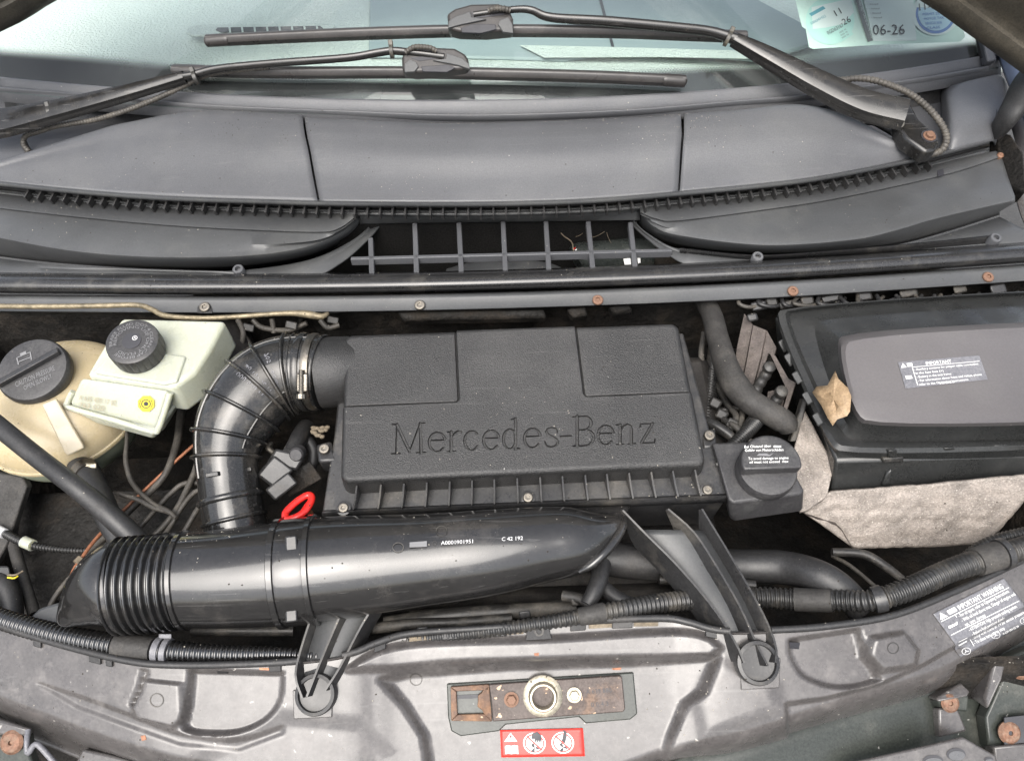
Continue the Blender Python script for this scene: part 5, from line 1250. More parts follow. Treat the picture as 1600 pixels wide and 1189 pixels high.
# sheet metal shield and stubs between air filter box and fuse box
sh = thing('shield_plate', 'folded felt covered shield plate left of the fuse box', 'shield', W(1190, 660, .90))
shp = plane3(W(1163, 490, .815), W(1243, 600, .83), W(1160, 620, .87))
plate('left_fold', [(1163, 490), (1176, 507), (1166, 560), (1158, 600), (1148, 572), (1152, 540)], shp, .003, M['foil_flat'], sh)
plate('middle_fold', [(1177, 508), (1197, 516), (1188, 560), (1174, 612), (1160, 600), (1168, 558)], shp, .003, M['foil_flat'], sh, h=.006)
plate('right_fold', [(1198, 516), (1213, 543), (1209, 556), (1200, 552), (1192, 580), (1176, 614), (1190, 560)], shp, .003, M['foil_flat'], sh, h=.001)
plate('edge_strip', [(1203, 552), (1211, 555), (1232, 592), (1243, 598), (1226, 650), (1222, 646), (1231, 612)], shp, .003, M['foil_flat'], sh, h=.004)
plate('inner_sheet', [(1200, 612), (1228, 606), (1222, 645), (1196, 640)], shp, .002, M['foil_flat'], sh, h=-.01)
for pts in ([(1203, 574, .83, 9), (1198, 583, .835, 9), (1188, 598, .84, 9), (1180, 612, .845, 10), (1176, 622, .85, 12)], [(1222, 612, .835, 9), (1216, 620, .84, 9), (1208, 634, .845, 9), (1200, 650, .85, 8)]):
    ptube('cable_stub', pts, M['dusty'], sh, seg=16, pitch=.012, amp=.08)
    p = W(pts[0][0] - 1, pts[0][1], .822); lathe('stub_cap', [(.009, -.006), (.0095, 0), (.0085, .004), (.004, .0065), (.0005, .007)], p, (0, -.4, .9), M['dusty'], sh, seg=20)
prism('support_leg', [W(1255, 622, .835), W(1262, 627, .835), W(1247, 690, .87), (W(1235, 690, .87))], Vector((0, .01, -.01)), M['dusty'], sh, bevel=.002)
lm = ptube('wiring_loom', [(1100, 470, .82, 15), (1112, 492, .82, 16), (1122, 530, .822, 17), (1134, 570, .825, 19), (1148, 600, .83, 21), (1170, 625, .835, 20), (1200, 644, .84, 19), (1226, 660, .85, 19), (1232, 672, .86, 14)], M['tape'], seg=20, n=80)
tag(lm, 'thick taped wiring loom dropping between air filter box and fuse box', 'wiring')
for lab, pts, pit in (('vertical corrugated conduit in the dark beside the air filter box', [(1118, 540, .87, 11), (1112, 590, .87, 11), (1106, 640, .88, 11), (1104, 690, .89, 11)], .005),
                      ('corrugated conduit rising past the oil filler', [(1140, 700, .85, 10), (1160, 682, .85, 11), (1178, 664, .855, 11), (1195, 645, .86, 10)], .0045),
                      ('thin corrugated conduit behind the oil filler', [(1150, 690, .86, 6), (1164, 668, .86, 6), (1178, 648, .86, 6)], .004),
                      ('dark wiring lying low behind the air filter box corner', [(1080, 655, .87, 8), (1110, 662, .86, 9), (1135, 676, .86, 8), (1150, 690, .865, 7)], 0)):
    o = ptube('conduit', pts, M['conduit'], seg=14, **({'pitch': pit, 'amp': .12} if pit else {})); tag(o, lab, 'conduit', 'conduits right of the air filter box')

# ================================================================== ENGINE BELOW
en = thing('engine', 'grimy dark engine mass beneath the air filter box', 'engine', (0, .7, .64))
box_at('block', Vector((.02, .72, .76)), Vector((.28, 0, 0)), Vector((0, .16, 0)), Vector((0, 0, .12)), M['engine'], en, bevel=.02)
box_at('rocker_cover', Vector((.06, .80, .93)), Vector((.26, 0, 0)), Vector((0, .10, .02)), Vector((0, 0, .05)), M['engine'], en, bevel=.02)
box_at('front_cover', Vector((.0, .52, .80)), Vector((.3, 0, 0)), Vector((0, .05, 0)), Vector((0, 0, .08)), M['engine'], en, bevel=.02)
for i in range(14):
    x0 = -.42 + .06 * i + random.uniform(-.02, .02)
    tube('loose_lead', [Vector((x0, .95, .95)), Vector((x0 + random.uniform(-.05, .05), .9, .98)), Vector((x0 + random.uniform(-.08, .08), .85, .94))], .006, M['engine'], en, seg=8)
# dark bits under the bulkhead strip
for (x0, x1, y0, y1, dd) in ((620, 850, 486, 500, .80), (885, 915, 482, 496, .80), (950, 985, 478, 490, .80)):
    o = prism('felt_pad', [W(x0, y0, dd), W(x1, y0 - 4, dd), W(x1 + 4, y1 - 4, dd + .012), W(x0 + 10, y1, dd + .012)], Vector((0, .01, -.02)), M['bay'], strip, bevel=.004)

# ================================================================== RIGHT HOSES AND LOOMS
hz_ = thing('intercooler_hose', 'broad smooth black hose curving behind the right duct bracket', 'hose', W(1240, 905, .95))
ptube('hose', [(930, 870, .93, 26), (1000, 878, .935, 27), (1140, 884, .935, 26), (1220, 886, .925, 26), (1280, 900, .90, 25), (1322, 926, .905, 23), (1345, 955, .92, 20)], M['rubber'], hz_, seg=28, n=70)
L1 = thing('front_loom', 'corrugated black loom with taped joints along the right half of the front panel', 'wiring loom', W(1300, 950, .92))
RL = [(600, 1012, .900, 9), (640, 1000, .896, 10), (720, 990, .89, 11), (800, 980, .885, 11), (880, 968, .88, 12), (960, 953, .876, 14), (1050, 940, .897, 16), (1130, 934, .916, 17), (1200, 934, .918, 17), (1260, 937, .908, 17), (1320, 938, .892, 17), (1365, 937, .876, 17), (1420, 920, .868, 18), (1480, 893, .866, 18), (1540, 873, .863, 19), (1600, 856, .86, 18), (1660, 835, .855, 18)]
ptube('sleeve', RL, M['conduit'], L1, seg=22, pitch=.0062, amp=.09)
def tape_on(x0, x1, grow=1.06, mt='tape', name='tape_wrap', parent=L1, L=RL):
    q = crom([tuple(W(a, b, c)) + (r * pxm(W(a, b, c)),) for a, b, c, r in L], 1200); pj = np.array([proj(Vector(v[:3]))[0] for v in q])
    s = q[(pj >= x0) & (pj <= x1)]; s = s[::max(1, len(s) // 12)]
    tube(name, [Vector(v[:3]) for v in s], [v[3] * grow for v in s], M[mt], parent, seg=22, n=max(6, len(s)))
tape_on(1240, 1302); tape_on(1524, 1562, 1.15); tape_on(905, 945, 1.08, 'tape'); tape_on(1364, 1380, 1.2, 'plastic', 'loom_clip'); tape_on(1562, 1572, 1.3, 'plastic', 'loom_clip')
L2 = thing('front_loom', 'corrugated black loom with a broad tape joint in front of the duct scoop', 'wiring loom', W(250, 1040, .92))
LL = [(-40, 948, .885, 15), (0, 966, .885, 16), (60, 984, .885, 17), (120, 998, .885, 18), (180, 1008, .885, 19), (250, 1016, .885, 18), (310, 1020, .885, 16), (380, 1022, .887, 14), (440, 1022, .89, 11), (480, 1024, .893, 10), (520, 1026, .896, 9)]
ptube('sleeve', LL, M['gloss'], L2, seg=22, pitch=.0062, amp=.09)
tape_on(182, 243, 1.03, 'tape', 'tape_wrap', L2, LL); tape_on(244, 254, 1.12, 'label', 'loom_clip', L2, LL); tape_on(257, 266, 1.12, 'label', 'loom_clip', L2, LL)
obox('clip_tab', 258, 994, .872, (10, 0), (0, 4), .003, M['label'], L2, .001)
L3 = thing('side_loom', 'thin corrugated loom curving under the heat shield at the right', 'wiring loom', W(1540, 860, .92))
ptube('sleeve', [(1480, 900, .91, 8), (1510, 870, .90, 9), (1545, 848, .89, 10), (1600, 834, .88, 11), (1660, 825, .87, 11)], M['conduit'], L3, seg=14, pitch=.005, amp=.12)
for lab, mt, pts in (('dirty drain hose with a clip under the heat shield', 'dusty', [(1300, 862, .93, 6), (1350, 866, .93, 7), (1385, 886, .935, 7), (1410, 905, .94, 6)]),
                     ('pale thin pipe slanting down under the heat shield', 'wirecover', [(1300, 868, .95, 3), (1330, 885, .94, 3.2), (1372, 920, .93, 3.2)]),
                     ('dark hose below the mouth tip of the duct', 'rubber', [(940, 880, .89, 15), (936, 905, .885, 14), (928, 925, .885, 13), (918, 945, .89, 12)]),
                     ('grimy hose running flat beneath the duct', 'dusty', [(600, 975, .93, 12), (700, 962, .93, 13), (800, 955, .93, 12), (900, 950, .93, 11)]),
                     ('dark angled hose behind the loom under the duct', 'rubber', [(940, 915, .90, 12), (965, 935, .90, 12), (1000, 950, .90, 12)])):
    o = ptube('hose', pts, M[mt], seg=14); tag(o, lab, 'hose')

# ================================================================== FRONT PANEL
BACK = [(-70, 955), (0, 981), (101, 1013), (202, 1037), (270, 1043), (371, 1042), (462, 1037), (543, 1026), (590, 1008), (640, 994), (749, 986), (834, 981), (935, 973), (1036, 970), (1075, 976), (1127, 989), (1212, 988), (1296, 982), (1397, 965), (1499, 925), (1600, 878), (1680, 836)]
FRONT = [(-70, 1080), (0, 1113), (67, 1138), (135, 1164), (202, 1186), (300, 1212), (500, 1246), (800, 1258), (950, 1228), (1060, 1190), (1161, 1168), (1330, 1114), (1465, 1074), (1532, 1037), (1600, 996), (1680, 950)]
PN = Vector((0, -.45, .893)).normalized()
_bq, _fq = crom(BACK, 500), crom(FRONT, 500)
def backy(x): return np.interp(x, _bq[:, 0], _bq[:, 1])
def fronty(x): return np.interp(x, _fq[:, 0], _fq[:, 1])
def poly_sdf(X, Y, P):
    D = np.full(np.shape(X), 1e9); ins = np.zeros(np.shape(X), bool); n = len(P)
    for i in range(n):
        ax, ay = P[i]; bx, by = P[(i + 1) % n]; dx, dy = bx - ax, by - ay
        t = np.clip(((X - ax) * dx + (Y - ay) * dy) / (dx * dx + dy * dy + 1e-9), 0, 1)
        D = np.minimum(D, np.hypot(X - ax - t * dx, Y - ay - t * dy))
        c = ((ay > Y) != (by > Y)) & (X < (bx - ax) * (Y - ay) / (by - ay + 1e-12) + ax); ins ^= c
    return np.where(ins, -D, D)
def smp(P, n=40): return [tuple(q) for q in crom(P, n)]
FEAT = [  # polygon, height (m), softness (px)
    (smp([(545, 1046), (570, 1028), (610, 1012), (680, 1003), (850, 998), (1040, 987), (1100, 994), (1124, 1012)], 30) + [(1110, 1026), (900, 1030), (700, 1036), (620, 1044)], .011, 13),
    ([(596, 1062), (640, 1052), (800, 1040), (1000, 1034), (1122, 1026), (1100, 1080), (1072, 1100), (1050, 1150), (1000, 1320), (690, 1320), (662, 1150), (630, 1100)], -.013, 14),
    ([(440, 1120), (560, 1130), (612, 1180), (640, 1320), (200, 1320), (300, 1190)], -.004, 30),
    (smp([(296, 1048), (292, 1100), (286, 1138), (330, 1146), (375, 1142), (415, 1122), (436, 1092), (440, 1052)], 30), -.013, 8),
    ([(226, 1062), (284, 1068), (288, 1122), (272, 1136), (214, 1122), (208, 1106)], .005, 7),
    ([(221, 1046), (229, 1048), (222, 1080), (207, 1104), (203, 1100), (214, 1074)], -.006, 5),
    (smp([(60, 1068), (130, 1090), (200, 1116), (280, 1146), (370, 1156), (440, 1136)], 20) + [(440, 1146), (370, 1172), (280, 1162), (190, 1130), (120, 1104)], -.003, 9),
    (smp([(1236, 1000), (1238, 1026), (1258, 1056), (1298, 1072), (1340, 1072), (1376, 1062)], 24) + [(1352, 1020), (1342, 984)], -.012, 8),
    ([(1360, 996), (1410, 988), (1432, 1016), (1428, 1040), (1376, 1048), (1352, 1026)], .009, 11),
    ([(1376, 1070), (1440, 1042), (1500, 1008), (1600, 952), (1720, 880), (1720, 1180), (1240, 1240), (1230, 1100), (1290, 1092)], -.010, 9),
    ([(1124, 1030), (1210, 1072), (1220, 1110), (1100, 1150), (1086, 1100)], .004, 26),
]
def p_disp(X, Y):
    H = np.zeros(np.shape(X))
    for P, h, s in FEAT: H = H + h * (1 - sstep(-s * .62, s * .62, poly_sdf(X, Y, P)))
    return H
def p_drop(X, Y):
    over = np.clip((Y - (fronty(X) - 30)) / 30.0, 0, 1.6)
    return .888 + .00043 * (Y - backy(X)) + .028 * over ** 2.2
_gx = np.arange(-72, 1684, 2.0); _gy = np.arange(830, 1330, 2.0)
_GX, _GY = np.meshgrid(_gx, _gy); _GH = p_disp(_GX, _GY); _GD = p_drop(_GX, _GY)
def panel_pt(px_, py_, h=0.0):
    fx_ = min(max((px_ + 72) / 2.0, 0), len(_gx) - 1.001); fy_ = min(max((py_ - 830) / 2.0, 0), len(_gy) - 1.001)
    i, j = int(fy_), int(fx_); a, b = fy_ - i, fx_ - j
    bl_ = lambda G: float((G[i, j] * (1 - b) + G[i, j + 1] * b) * (1 - a) + (G[i + 1, j] * (1 - b) + G[i + 1, j + 1] * b) * a)
    return W(px_, py_, bl_(_GD)) + PN * (bl_(_GH) + h)
def panel_pt_slow(px_, py_, h=0.0):
    a = float(p_drop(np.array(px_, float), np.array(py_, float))); d_ = float(p_disp(np.array([px_], float), np.array([py_], float))[0])
    return W(px_, py_, a) + PN * (d_ + h)
XX = np.linspace(-70, 1680, 440); TT = np.r_[np.linspace(0, 1, 96), np.linspace(1.02, 1.18, 8)]
GXp = np.tile(XX, (len(TT), 1)); GYp = backy(GXp) * (1 - TT[:, None]) + fronty(GXp) * TT[:, None]
DR, HH = p_drop(GXp, GYp), p_disp(GXp, GYp)
rows = [[W(GXp[i, j], GYp[i, j], DR[i, j]) + PN * HH[i, j] for j in range(len(XX))] for i in range(len(TT))]
fp = thing('slam_panel', 'dark painted pressed steel front panel carrying the bonnet lock', 'front panel', W(800, 1180, .97))
grid('pressing', rows, M['paint'], fp, smooth=60, solid=.0015)
xs_ = np.linspace(-70, 1680, 260)
grid('rear_flange', [[W(x, float(backy(x)) + k, .888 + d_) for x in xs_] for k, d_ in ((1.5, -.0005), (-1.5, -.003), (-4, .0), (-5, .05))], M['paint'], fp, smooth=60, solid=.001)
# rubber seal clipped to the flange, with its lugs
seal = thing('front_seal', 'rubber edging clipped along the rear flange of the front panel', 'seal', W(800, 990, .90))
for x0, x1 in ((-70, 470), (535, 1140), (1205, 1680)):
    xx_ = np.linspace(x0, x1, 120)
    tube('edging', [W(x, float(backy(x)) - 4.5, .8815) for x in xx_], .0042, M['rubber'], seal, n=200, seg=10)
for x, w in ((150, 9), (172, 5), (344, 9), (430, 10), (595, 9), (706, 14), (780, 12), (903, 12), (972, 16), (60, 6), (1110, 9)):
    t0, t1 = panel_pt(x - w, float(backy(x - w)) - 5, .004), panel_pt(x + w, float(backy(x + w)) - 5, .004)
    b0, b1 = panel_pt(x - w, float(backy(x - w)) + 10, .0035), panel_pt(x + w, float(backy(x + w)) + 10, .0035)
    prism('lug', [t0, t1, b1, b0], PN * -.003, M['rubber'], seal, bevel=.001)
for x in (745, 800, 940, 1010, 660):
    a = panel_pt(x - 20, float(backy(x - 20)) + 2, .002); b = panel_pt(x + 18, float(backy(x + 18)) + 2, .002)
    prism('dirt_strip', [a, b, panel_pt(x + 18, float(backy(x + 18)) + 8, .002), panel_pt(x - 20, float(backy(x - 20)) + 8, .002)], PN * -.001, M['web'], seal)
p = panel_pt(841, 985, .006)
prism('eyelet', [panel_pt(821, 1000, .005), panel_pt(824, 982, .006), panel_pt(834, 973, .006), panel_pt(848, 972, .006), panel_pt(858, 981, .006), panel_pt(862, 998, .005)], PN * -.004, M['rubber'], seal, bevel=.001)
lathe('eyelet_ring', [(.006, 0), (.006, .002), (.0035, .002), (.003, 0)], panel_pt(842, 986, .0075), PN, M['dusty'], seal, seg=18)
# small things on the panel
for pts in ([(1233, 1003), (1255, 1004), (1253, 1014), (1237, 1013)],):
    prism('slot', [panel_pt(x, y, .0012) for x, y in pts], PN * -.001, M['black'], fp)
for (x, y, r) in ((248, 1093, 11), (648, 1062, 10), (1390, 1012, 9)):
    v_, f_ = ring2(x, y, r, r, .86, 28); put('spot_weld', [panel_pt(a, b, .0006) for a, b in v_], f_, M['dusty'], fp, smooth=0, recalc=False)
for pts in ([(405, 1043), (428, 1043), (427, 1047), (406, 1046)], [(834, 1020), (842, 1019), (841, 1024), (835, 1024)], [(958, 1044), (973, 1043), (972, 1047), (959, 1047)], [(220, 1149), (227, 1148), (229, 1155), (222, 1157)]):
    prism('rust_chip', [panel_pt(x, y, .0006) for x, y in pts], PN * -.0004, M['copper'], fp)
for (x, y) in ((490, 1096), (1187, 1050)):
    w = 32; prism('foot_pad', [panel_pt(x - w, y - 18, .003), panel_pt(x + w, y - 22, .003), panel_pt(x + w - 3, y + 24, .003), panel_pt(x - w + 1, y + 27, .003)], PN * -.003, M['paint'], fp, bevel=.001)

# ------------------------------------------------------------------ lock plate
lp = thing('lock_plate', 'rusty bonnet lock plate with round catch socket and square opening', 'lock plate', panel_pt(840, 1120))
lpl = plane3(panel_pt(700, 1078, .003), panel_pt(980, 1062, .003), panel_pt(840, 1118, .003))
prism('backing_gasket', [WP(x, y, lpl) for x, y in ((698, 1068), (990, 1050), (996, 1115), (985, 1124), (915, 1130), (905, 1120), (790, 1132), (780, 1142), (720, 1150), (705, 1142), (700, 1120))], lpl[1] * -.003, M['paint_low'], lp, bevel=.0015)
p2 = off(lpl, .006)
def LP_(pts, th=.005, h=.006): return [WP(x, y, off(lpl, h)) for x, y in pts], lpl[1] * -th
v_, vec = LP_([(764, 1069), (968, 1055), (972, 1057), (977, 1107), (974, 1112), (770, 1127), (768, 1100)]); prism('plate', v_, vec, M['latch'], lp, bevel=.0012)
# left end with the square opening, in four bars
for q in ([(704, 1073), (764, 1068.8), (764, 1078), (713, 1080)], [(704, 1073), (713, 1080), (715, 1116), (705, 1126)], [(705, 1126), (715, 1116), (757, 1115), (769, 1127)], [(764, 1068.8), (769, 1127), (756, 1115), (754, 1110), (746, 1104), (747, 1086), (752, 1082), (755, 1078)]):
    v_, vec = LP_(q); prism('opening_frame', v_, vec, M['rust'], lp, bevel=.001)
v_, vec = LP_([(711, 1078), (758, 1076), (760, 1117), (712, 1119)], .001, .0012); prism('opening_floor', v_, vec, M['paint_low'], lp)
v_, vec = LP_([(712, 1086), (752, 1084), (752, 1090), (712, 1092)], .0008, .0022); prism('opening_shadow_slot', v_, vec, M['black'], lp)
sc_ = WP(848, 1087, p2); sm = pxm(sc_); ln = lpl[1]
lathe('socket', [(31 * sm, -.004), (31 * sm, .001), (27 * sm, .003), (23 * sm, .0035), (22 * sm, .008), (20 * sm, .0105), (17.5 * sm, .0105), (16 * sm, .007), (15.5 * sm, -.004), (14 * sm, -.005)], sc_, ln, M['socket'], lp, seg=48)
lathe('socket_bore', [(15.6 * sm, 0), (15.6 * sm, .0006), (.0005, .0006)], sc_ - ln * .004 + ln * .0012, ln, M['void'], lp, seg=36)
lathe('catch_spring', [(4 * sm, 0), (5 * sm, .0015), (4 * sm, .002)], WP(856, 1089, off(lpl, .006)) - ln * .003, ln, M['latch'], lp, seg=20)
for x, y, mt in ((799, 1092, 'rustscrew'), (897, 1085, 'socket')):
    p = WP(x, y, p2); lathe('washer', [(12.5 * sm, 0), (12.5 * sm, .0012), (10.5 * sm, .0014)], p - ln * .0004, ln, M['latch'], lp, seg=24)
    screw(p + ln * .0012, ln, 11.5 * sm, M[mt], lp, name='bolt', kind='bolt')
for s, q in (('A 639 880', [(915, 1077), (955, 1074), (956, 1081), (916, 1084)]), ('0 0 4 3', [(923, 1097), (950, 1095), (951, 1102), (924, 1104)])):
    m_ = quad_map(q, p2, .0004); text('stamped_lettering', s, lambda a, b, m_=m_: m_(a, b / .7), M['black'], lp, fit=1.0)

# ------------------------------------------------------------------ red warning label
def pmap(TL, TR, BR, BL, h):
    def m_(u, v):
        x = (TL[0] * (1 - u) + TR[0] * u) * v + (BL[0] * (1 - u) + BR[0] * u) * (1 - v)
        y = (TL[1] * (1 - u) + TR[1] * u) * v + (BL[1] * (1 - u) + BR[1] * u) * (1 - v)
        return panel_pt(x, y, h)
    return m_
rq = ((781, 1142), (912, 1139), (915, 1183), (783, 1185))
rl = thing('warning_label', 'red warning label with white hand and fan prohibition signs', 'label', panel_pt(848, 1185))
m0 = pmap(*rq, .0016); rows = [[m0(u, v) for u in np.linspace(0, 1, 24)] for v in np.linspace(1, 0, 10)]
grid('sheet', rows, M['redlabel'], rl, solid=.0005)
m1, m2, m3, m4 = [pmap(*rq, h) for h in (.0022, .0027, .0032, .0037)]
mpoly('triangle', [(.045, .58), (.20, .58), (.125, .90)], m1, M['white'], rl); mpoly('triangle_rim', [(.075, .62), (.17, .62), (.124, .83)], m2, M['redlabel'], rl); mpoly('triangle_field', [(.088, .635), (.157, .635), (.124, .79)], m3, M['white'], rl)
mpoly('mark', [(.119, .69), (.13, .69), (.132, .78), (.117, .78)], m4, M['black'], rl); mpoly('mark', [(.119, .65), (.13, .65), (.13, .67), (.119, .67)], m4, M['black'], rl)
mpoly('book', [(.05, .12), (.05, .42), (.085, .45), (.125, .42), (.165, .45), (.205, .42), (.205, .12), (.165, .15), (.125, .12), (.085, .15)], m1, M['white'], rl)
for k in range(3): mpoly('book_line', [(.065, .2 + k * .07), (.11, .2 + k * .07), (.11, .225 + k * .07), (.065, .225 + k * .07)], m2, M['grey_print'], rl)
mpoly('book_mark', [(.158, .17), (.17, .17), (.17, .38), (.158, .38)], m2, M['grey_print'], rl); mpoly('book_spine', [(.122, .13), (.128, .13), (.128, .41), (.122, .41)], m2, M['grey_print'], rl)
for cx_ in (.405, .745):
    mpoly('sign_disc', ell(cx_, .50, .135, .39, 40), m1, M['white'], rl)
    v_, f_ = ring2(cx_, .50, .118, .345, .86); put('sign_ring', [m2(a, b) for a, b in v_], f_, M['redlabel'], rl, smooth=0, recalc=False)
    for k in range(3):
        a = math.radians(90 + 120 * k + 20); c_, s_ = math.cos(a), math.sin(a)
        pts = [(cx_ + .0, .33)] + [(cx_ + (c_ * r - s_ * t_) * .058, .33 + (s_ * r + c_ * t_) * .17) for r, t_ in ((.4, .35), (.9, .45), (1.0, .1), (.9, -.2), (.4, -.15))]
        mpoly('fan_blade', pts, m3, M['black'], rl)
    if cx_ < .5:
        mpoly('hand', [(cx_ - .02, .86), (cx_ + .04, .92), (cx_ + .085, .80), (cx_ + .088, .56), (cx_ + .075, .50), (cx_ + .07, .62), (cx_ + .06, .48), (cx_ + .048, .62), (cx_ + .034, .46), (cx_ + .028, .62), (cx_ + .008, .50), (cx_ + .006, .66), (cx_ - .035, .66), (cx_ - .03, .72)], m3, M['black'], rl)
    else:
        mpoly('sleeve_tool', [(cx_ + .01, .98), (cx_ + .055, .90), (cx_ + .052, .72), (cx_ + .03, .50), (cx_ - .02, .46), (cx_ + .005, .72), (cx_ + .018, .86)], m3, M['black'], rl)
    mpoly('slash', [(cx_ - .092, .74), (cx_ - .082, .78), (cx_ + .092, .26), (cx_ + .082, .22)], m4, M['redlabel'], rl)
def rside(a, b): return m1(.965 - b / .7 * .022, .22 + a * .62)
text('small_print', 'A 000 584 58 18', lambda a, b: rside(a, b), M['black'], rl, fit=1.0)
# ------------------------------------------------------------------ grey warning label
gq = ((1457, 959), (1568, 903), (1620, 970), (1507, 1027))
gl_ = thing('warning_label', 'grey service notice printed IMPORTANT WARNING with its lower left corner torn', 'label', panel_pt(1540, 1020))
def gm(h): return pmap(*gq, h)
g0_ = gm(.0012); rows = [[g0_(u, v) for u in np.linspace(0, 1, 40)] for v in np.linspace(1, 0, 24)]
grid('sheet', rows, M['label'], gl_, solid=.0004)
g1_ = gm(.002)
def gline(s, u, v, w, h): text('lettering', s, lambda a, b: g1_(u + a * w, v + b / .7 * h), M['white'], gl_, fit=1.0)
gline('IMPORTANT WARNING', .30, .84, .62, .10)
for i, s in enumerate(('- For oil types, refer to Operating Instructions', '- With oil level above max. Danger of engine and', '  cat. conv. damage', '- ATTENTION! High pressure cooling system', '- Relieve high pressure slowly', '- Safety valve opens at 1.4 bar excess pressure', '- To close turn cap to stop')):
    gline(s, .24, .72 - i * .10 - (.02 if i > 2 else 0), (.70, .74, .28, .66, .46, .74, .42)[i], .068)
for v0 in (.80, .49): mpoly('rule', [(.02, v0), (.97, v0), (.97, v0 + .012), (.02, v0 + .012)], g1_, M['white'], gl_)
mpoly('rule', [(.215, .08), (.222, .08), (.222, .80), (.215, .80)], g1_, M['white'], gl_)
mpoly('triangle', [(.03, .84), (.13, .84), (.08, .97)], g1_, M['white'], gl_); mpoly('book', [(.16, .85), (.27, .85), (.27, .94), (.16, .94)], g1_, M['white'], gl_)
mpoly('oil_can', [(.05, .62), (.17, .62), (.19, .68), (.15, .66), (.06, .67)], g1_, M['white'], gl_); mpoly('radiator_symbol', [(.05, .22), (.17, .22), (.17, .32), (.05, .32)], g1_, M['white'], gl_)
for cu, cv in ((.10, .06), (.52, .08), (.92, .08)):
    v_, f_ = ring2(cu, cv, .055, .07, .88, 28); put('emblem', [g1_(a, b) for a, b in v_], f_, M['silver'], gl_, smooth=0, recalc=False)
    for a in (90, 210, 330):
        c_, s_ = math.cos(math.radians(a)), math.sin(math.radians(a)); mpoly('emblem_spoke', [(cu + c_ * .05, cv + s_ * .064), (cu - s_ * .006, cv + c_ * .007), (cu + s_ * .006, cv - c_ * .007)], g1_, M['silver'], gl_)
mpoly('torn_patch', [(.0, .06), (.10, .02), (.13, .13), (.06, .17), (.0, .16)], g1_, M['paint'], gl_)
gline('A 639 584 02 38', .60, .02, .22, .04)

# ------------------------------------------------------------------ below the front panel
cr = thing('grille_carrier', 'dull dark green painted carrier panel below the front panel lip', 'panel', W(1330, 1200, 1.06))
xs_ = np.linspace(880, 1700, 50)
grid('sheet', [[W(x, float(fronty(x)) + k, .985 + d_) for x in xs_] for k, d_ in ((-4, .012), (20, .025), (70, .045), (140, .07))], M['paint_low'], cr, solid=.003)
def lug(pix_top, drop, dh, mt='paint_low', parent=cr):
    return prism('lug', [W(x, y, drop) for x, y in pix_top], Vector((0, .012, -dh)), M[mt], parent, bevel=.003)
br1 = thing('bumper_bracket', 'painted bracket with one rusty screw under the torn service notice', 'bracket', W(1490, 1160, 1.03), 'bumper brackets')
lug([(1463, 1090), (1502, 1066), (1516, 1080), (1512, 1088), (1466, 1096)], .985, .02, 'paint', br1)
prism('screw_pad', [W(1465, 1094, .988), W(1514, 1086, .988), W(1512, 1112, 1.0), W(1466, 1104, 1.0)], Vector((0, .01, -.02)), M['paint_low'], br1, bevel=.002)
p = W(1484, 1098, .992); lathe('screw', [(.011, -.002), (.0115, .001), (.009, .003), (.003, .003), (.0025, .001), (.0004, .001)], p, (0, -.6, .8), M['rustscrew'], br1, seg=20)
prism('pocket', [W(1466, 1106, 1.0), W(1496, 1104, 1.0), W(1512, 1142, 1.02), W(1468, 1152, 1.022)], Vector((0, .01, -.02)), M['paint'], br1, bevel=.003)
br2 = thing('bumper_bracket', 'broad painted bumper bracket with two rusty screws at the right edge', 'bracket', W(1580, 1180, 1.05), 'bumper brackets')
prism('back_plate', [W(1562, 1032, .975), W(1640, 1000, .97), W(1640, 1160, 1.03), W(1545, 1170, 1.035), W(1540, 1120, 1.01), W(1566, 1060, .985)], Vector((0, .012, -.02)), M['paint_low'], br2, bevel=.003)
prism('side_flange', [W(1555, 1032, .95), W(1572, 1036, .955), (W(1566, 1062, .965)), W(1544, 1110, .99), W(1538, 1090, .985)], Vector((0, .03, -.03)), M['paint'], br2, bevel=.003)
for x, y, dd in ((1594, 1043, .974), (1577, 1144, 1.017)):
    lathe('screw', [(.014, -.002), (.0145, .001), (.011, .0035), (.003, .0035), (.0025, .001), (.0004, .001)], W(x, y, dd), (0, -.6, .8), M['rustscrew'], br2, seg=20)
prism('opening', [W(1568, 1120, 1.006), W(1640, 1112, 1.004), W(1640, 1155, 1.022), W(1568, 1162, 1.025)], Vector((0, -.0012, .0016)), M['black'], br2)
prism('lower_bar', [W(1552, 1166, 1.02), W(1640, 1158, 1.018), W(1640, 1200, 1.04), W(1556, 1200, 1.04)], Vector((0, .01, -.02)), M['paint'], br2, bevel=.003)
pf = thing('perforated_plate', 'grey plate with round holes at the bottom edge below the carrier panel', 'plate', W(1430, 1200, 1.05))
ppl = plane3(W(1330, 1189, 1.01), W(1540, 1189, 1.01), W(1440, 1160, .997))
plate('plate', [(1300, 1215), (1340, 1190), (1420, 1172), (1506, 1152), (1530, 1166), (1556, 1180), (1566, 1215)], ppl, .006, M['paint'], pf, bevel=.002)
for x, y, rx, ry in ((1458, 1188, 16, 9), (1494, 1178, 15, 10), (1545, 1186, 7, 4)):
    put('hole', [WP(a, b, off(ppl, .0068)) for a, b in ell(x, y, rx, ry, 28)], [tuple(range(28))], M['black'], pf, smooth=0, recalc=False)
    put('hole_wall', [WP(a, b, off(ppl, .0074)) for a, b in ell(x + 1, y + 2, rx * .86, ry * .75, 28)], [tuple(range(28))], M['cowl'], pf, smooth=0, recalc=False)
bl1 = thing('bumper_bracket', 'painted bumper bracket with one rusty screw at the left corner', 'bracket', W(20, 1185, 1.05), 'bumper brackets')
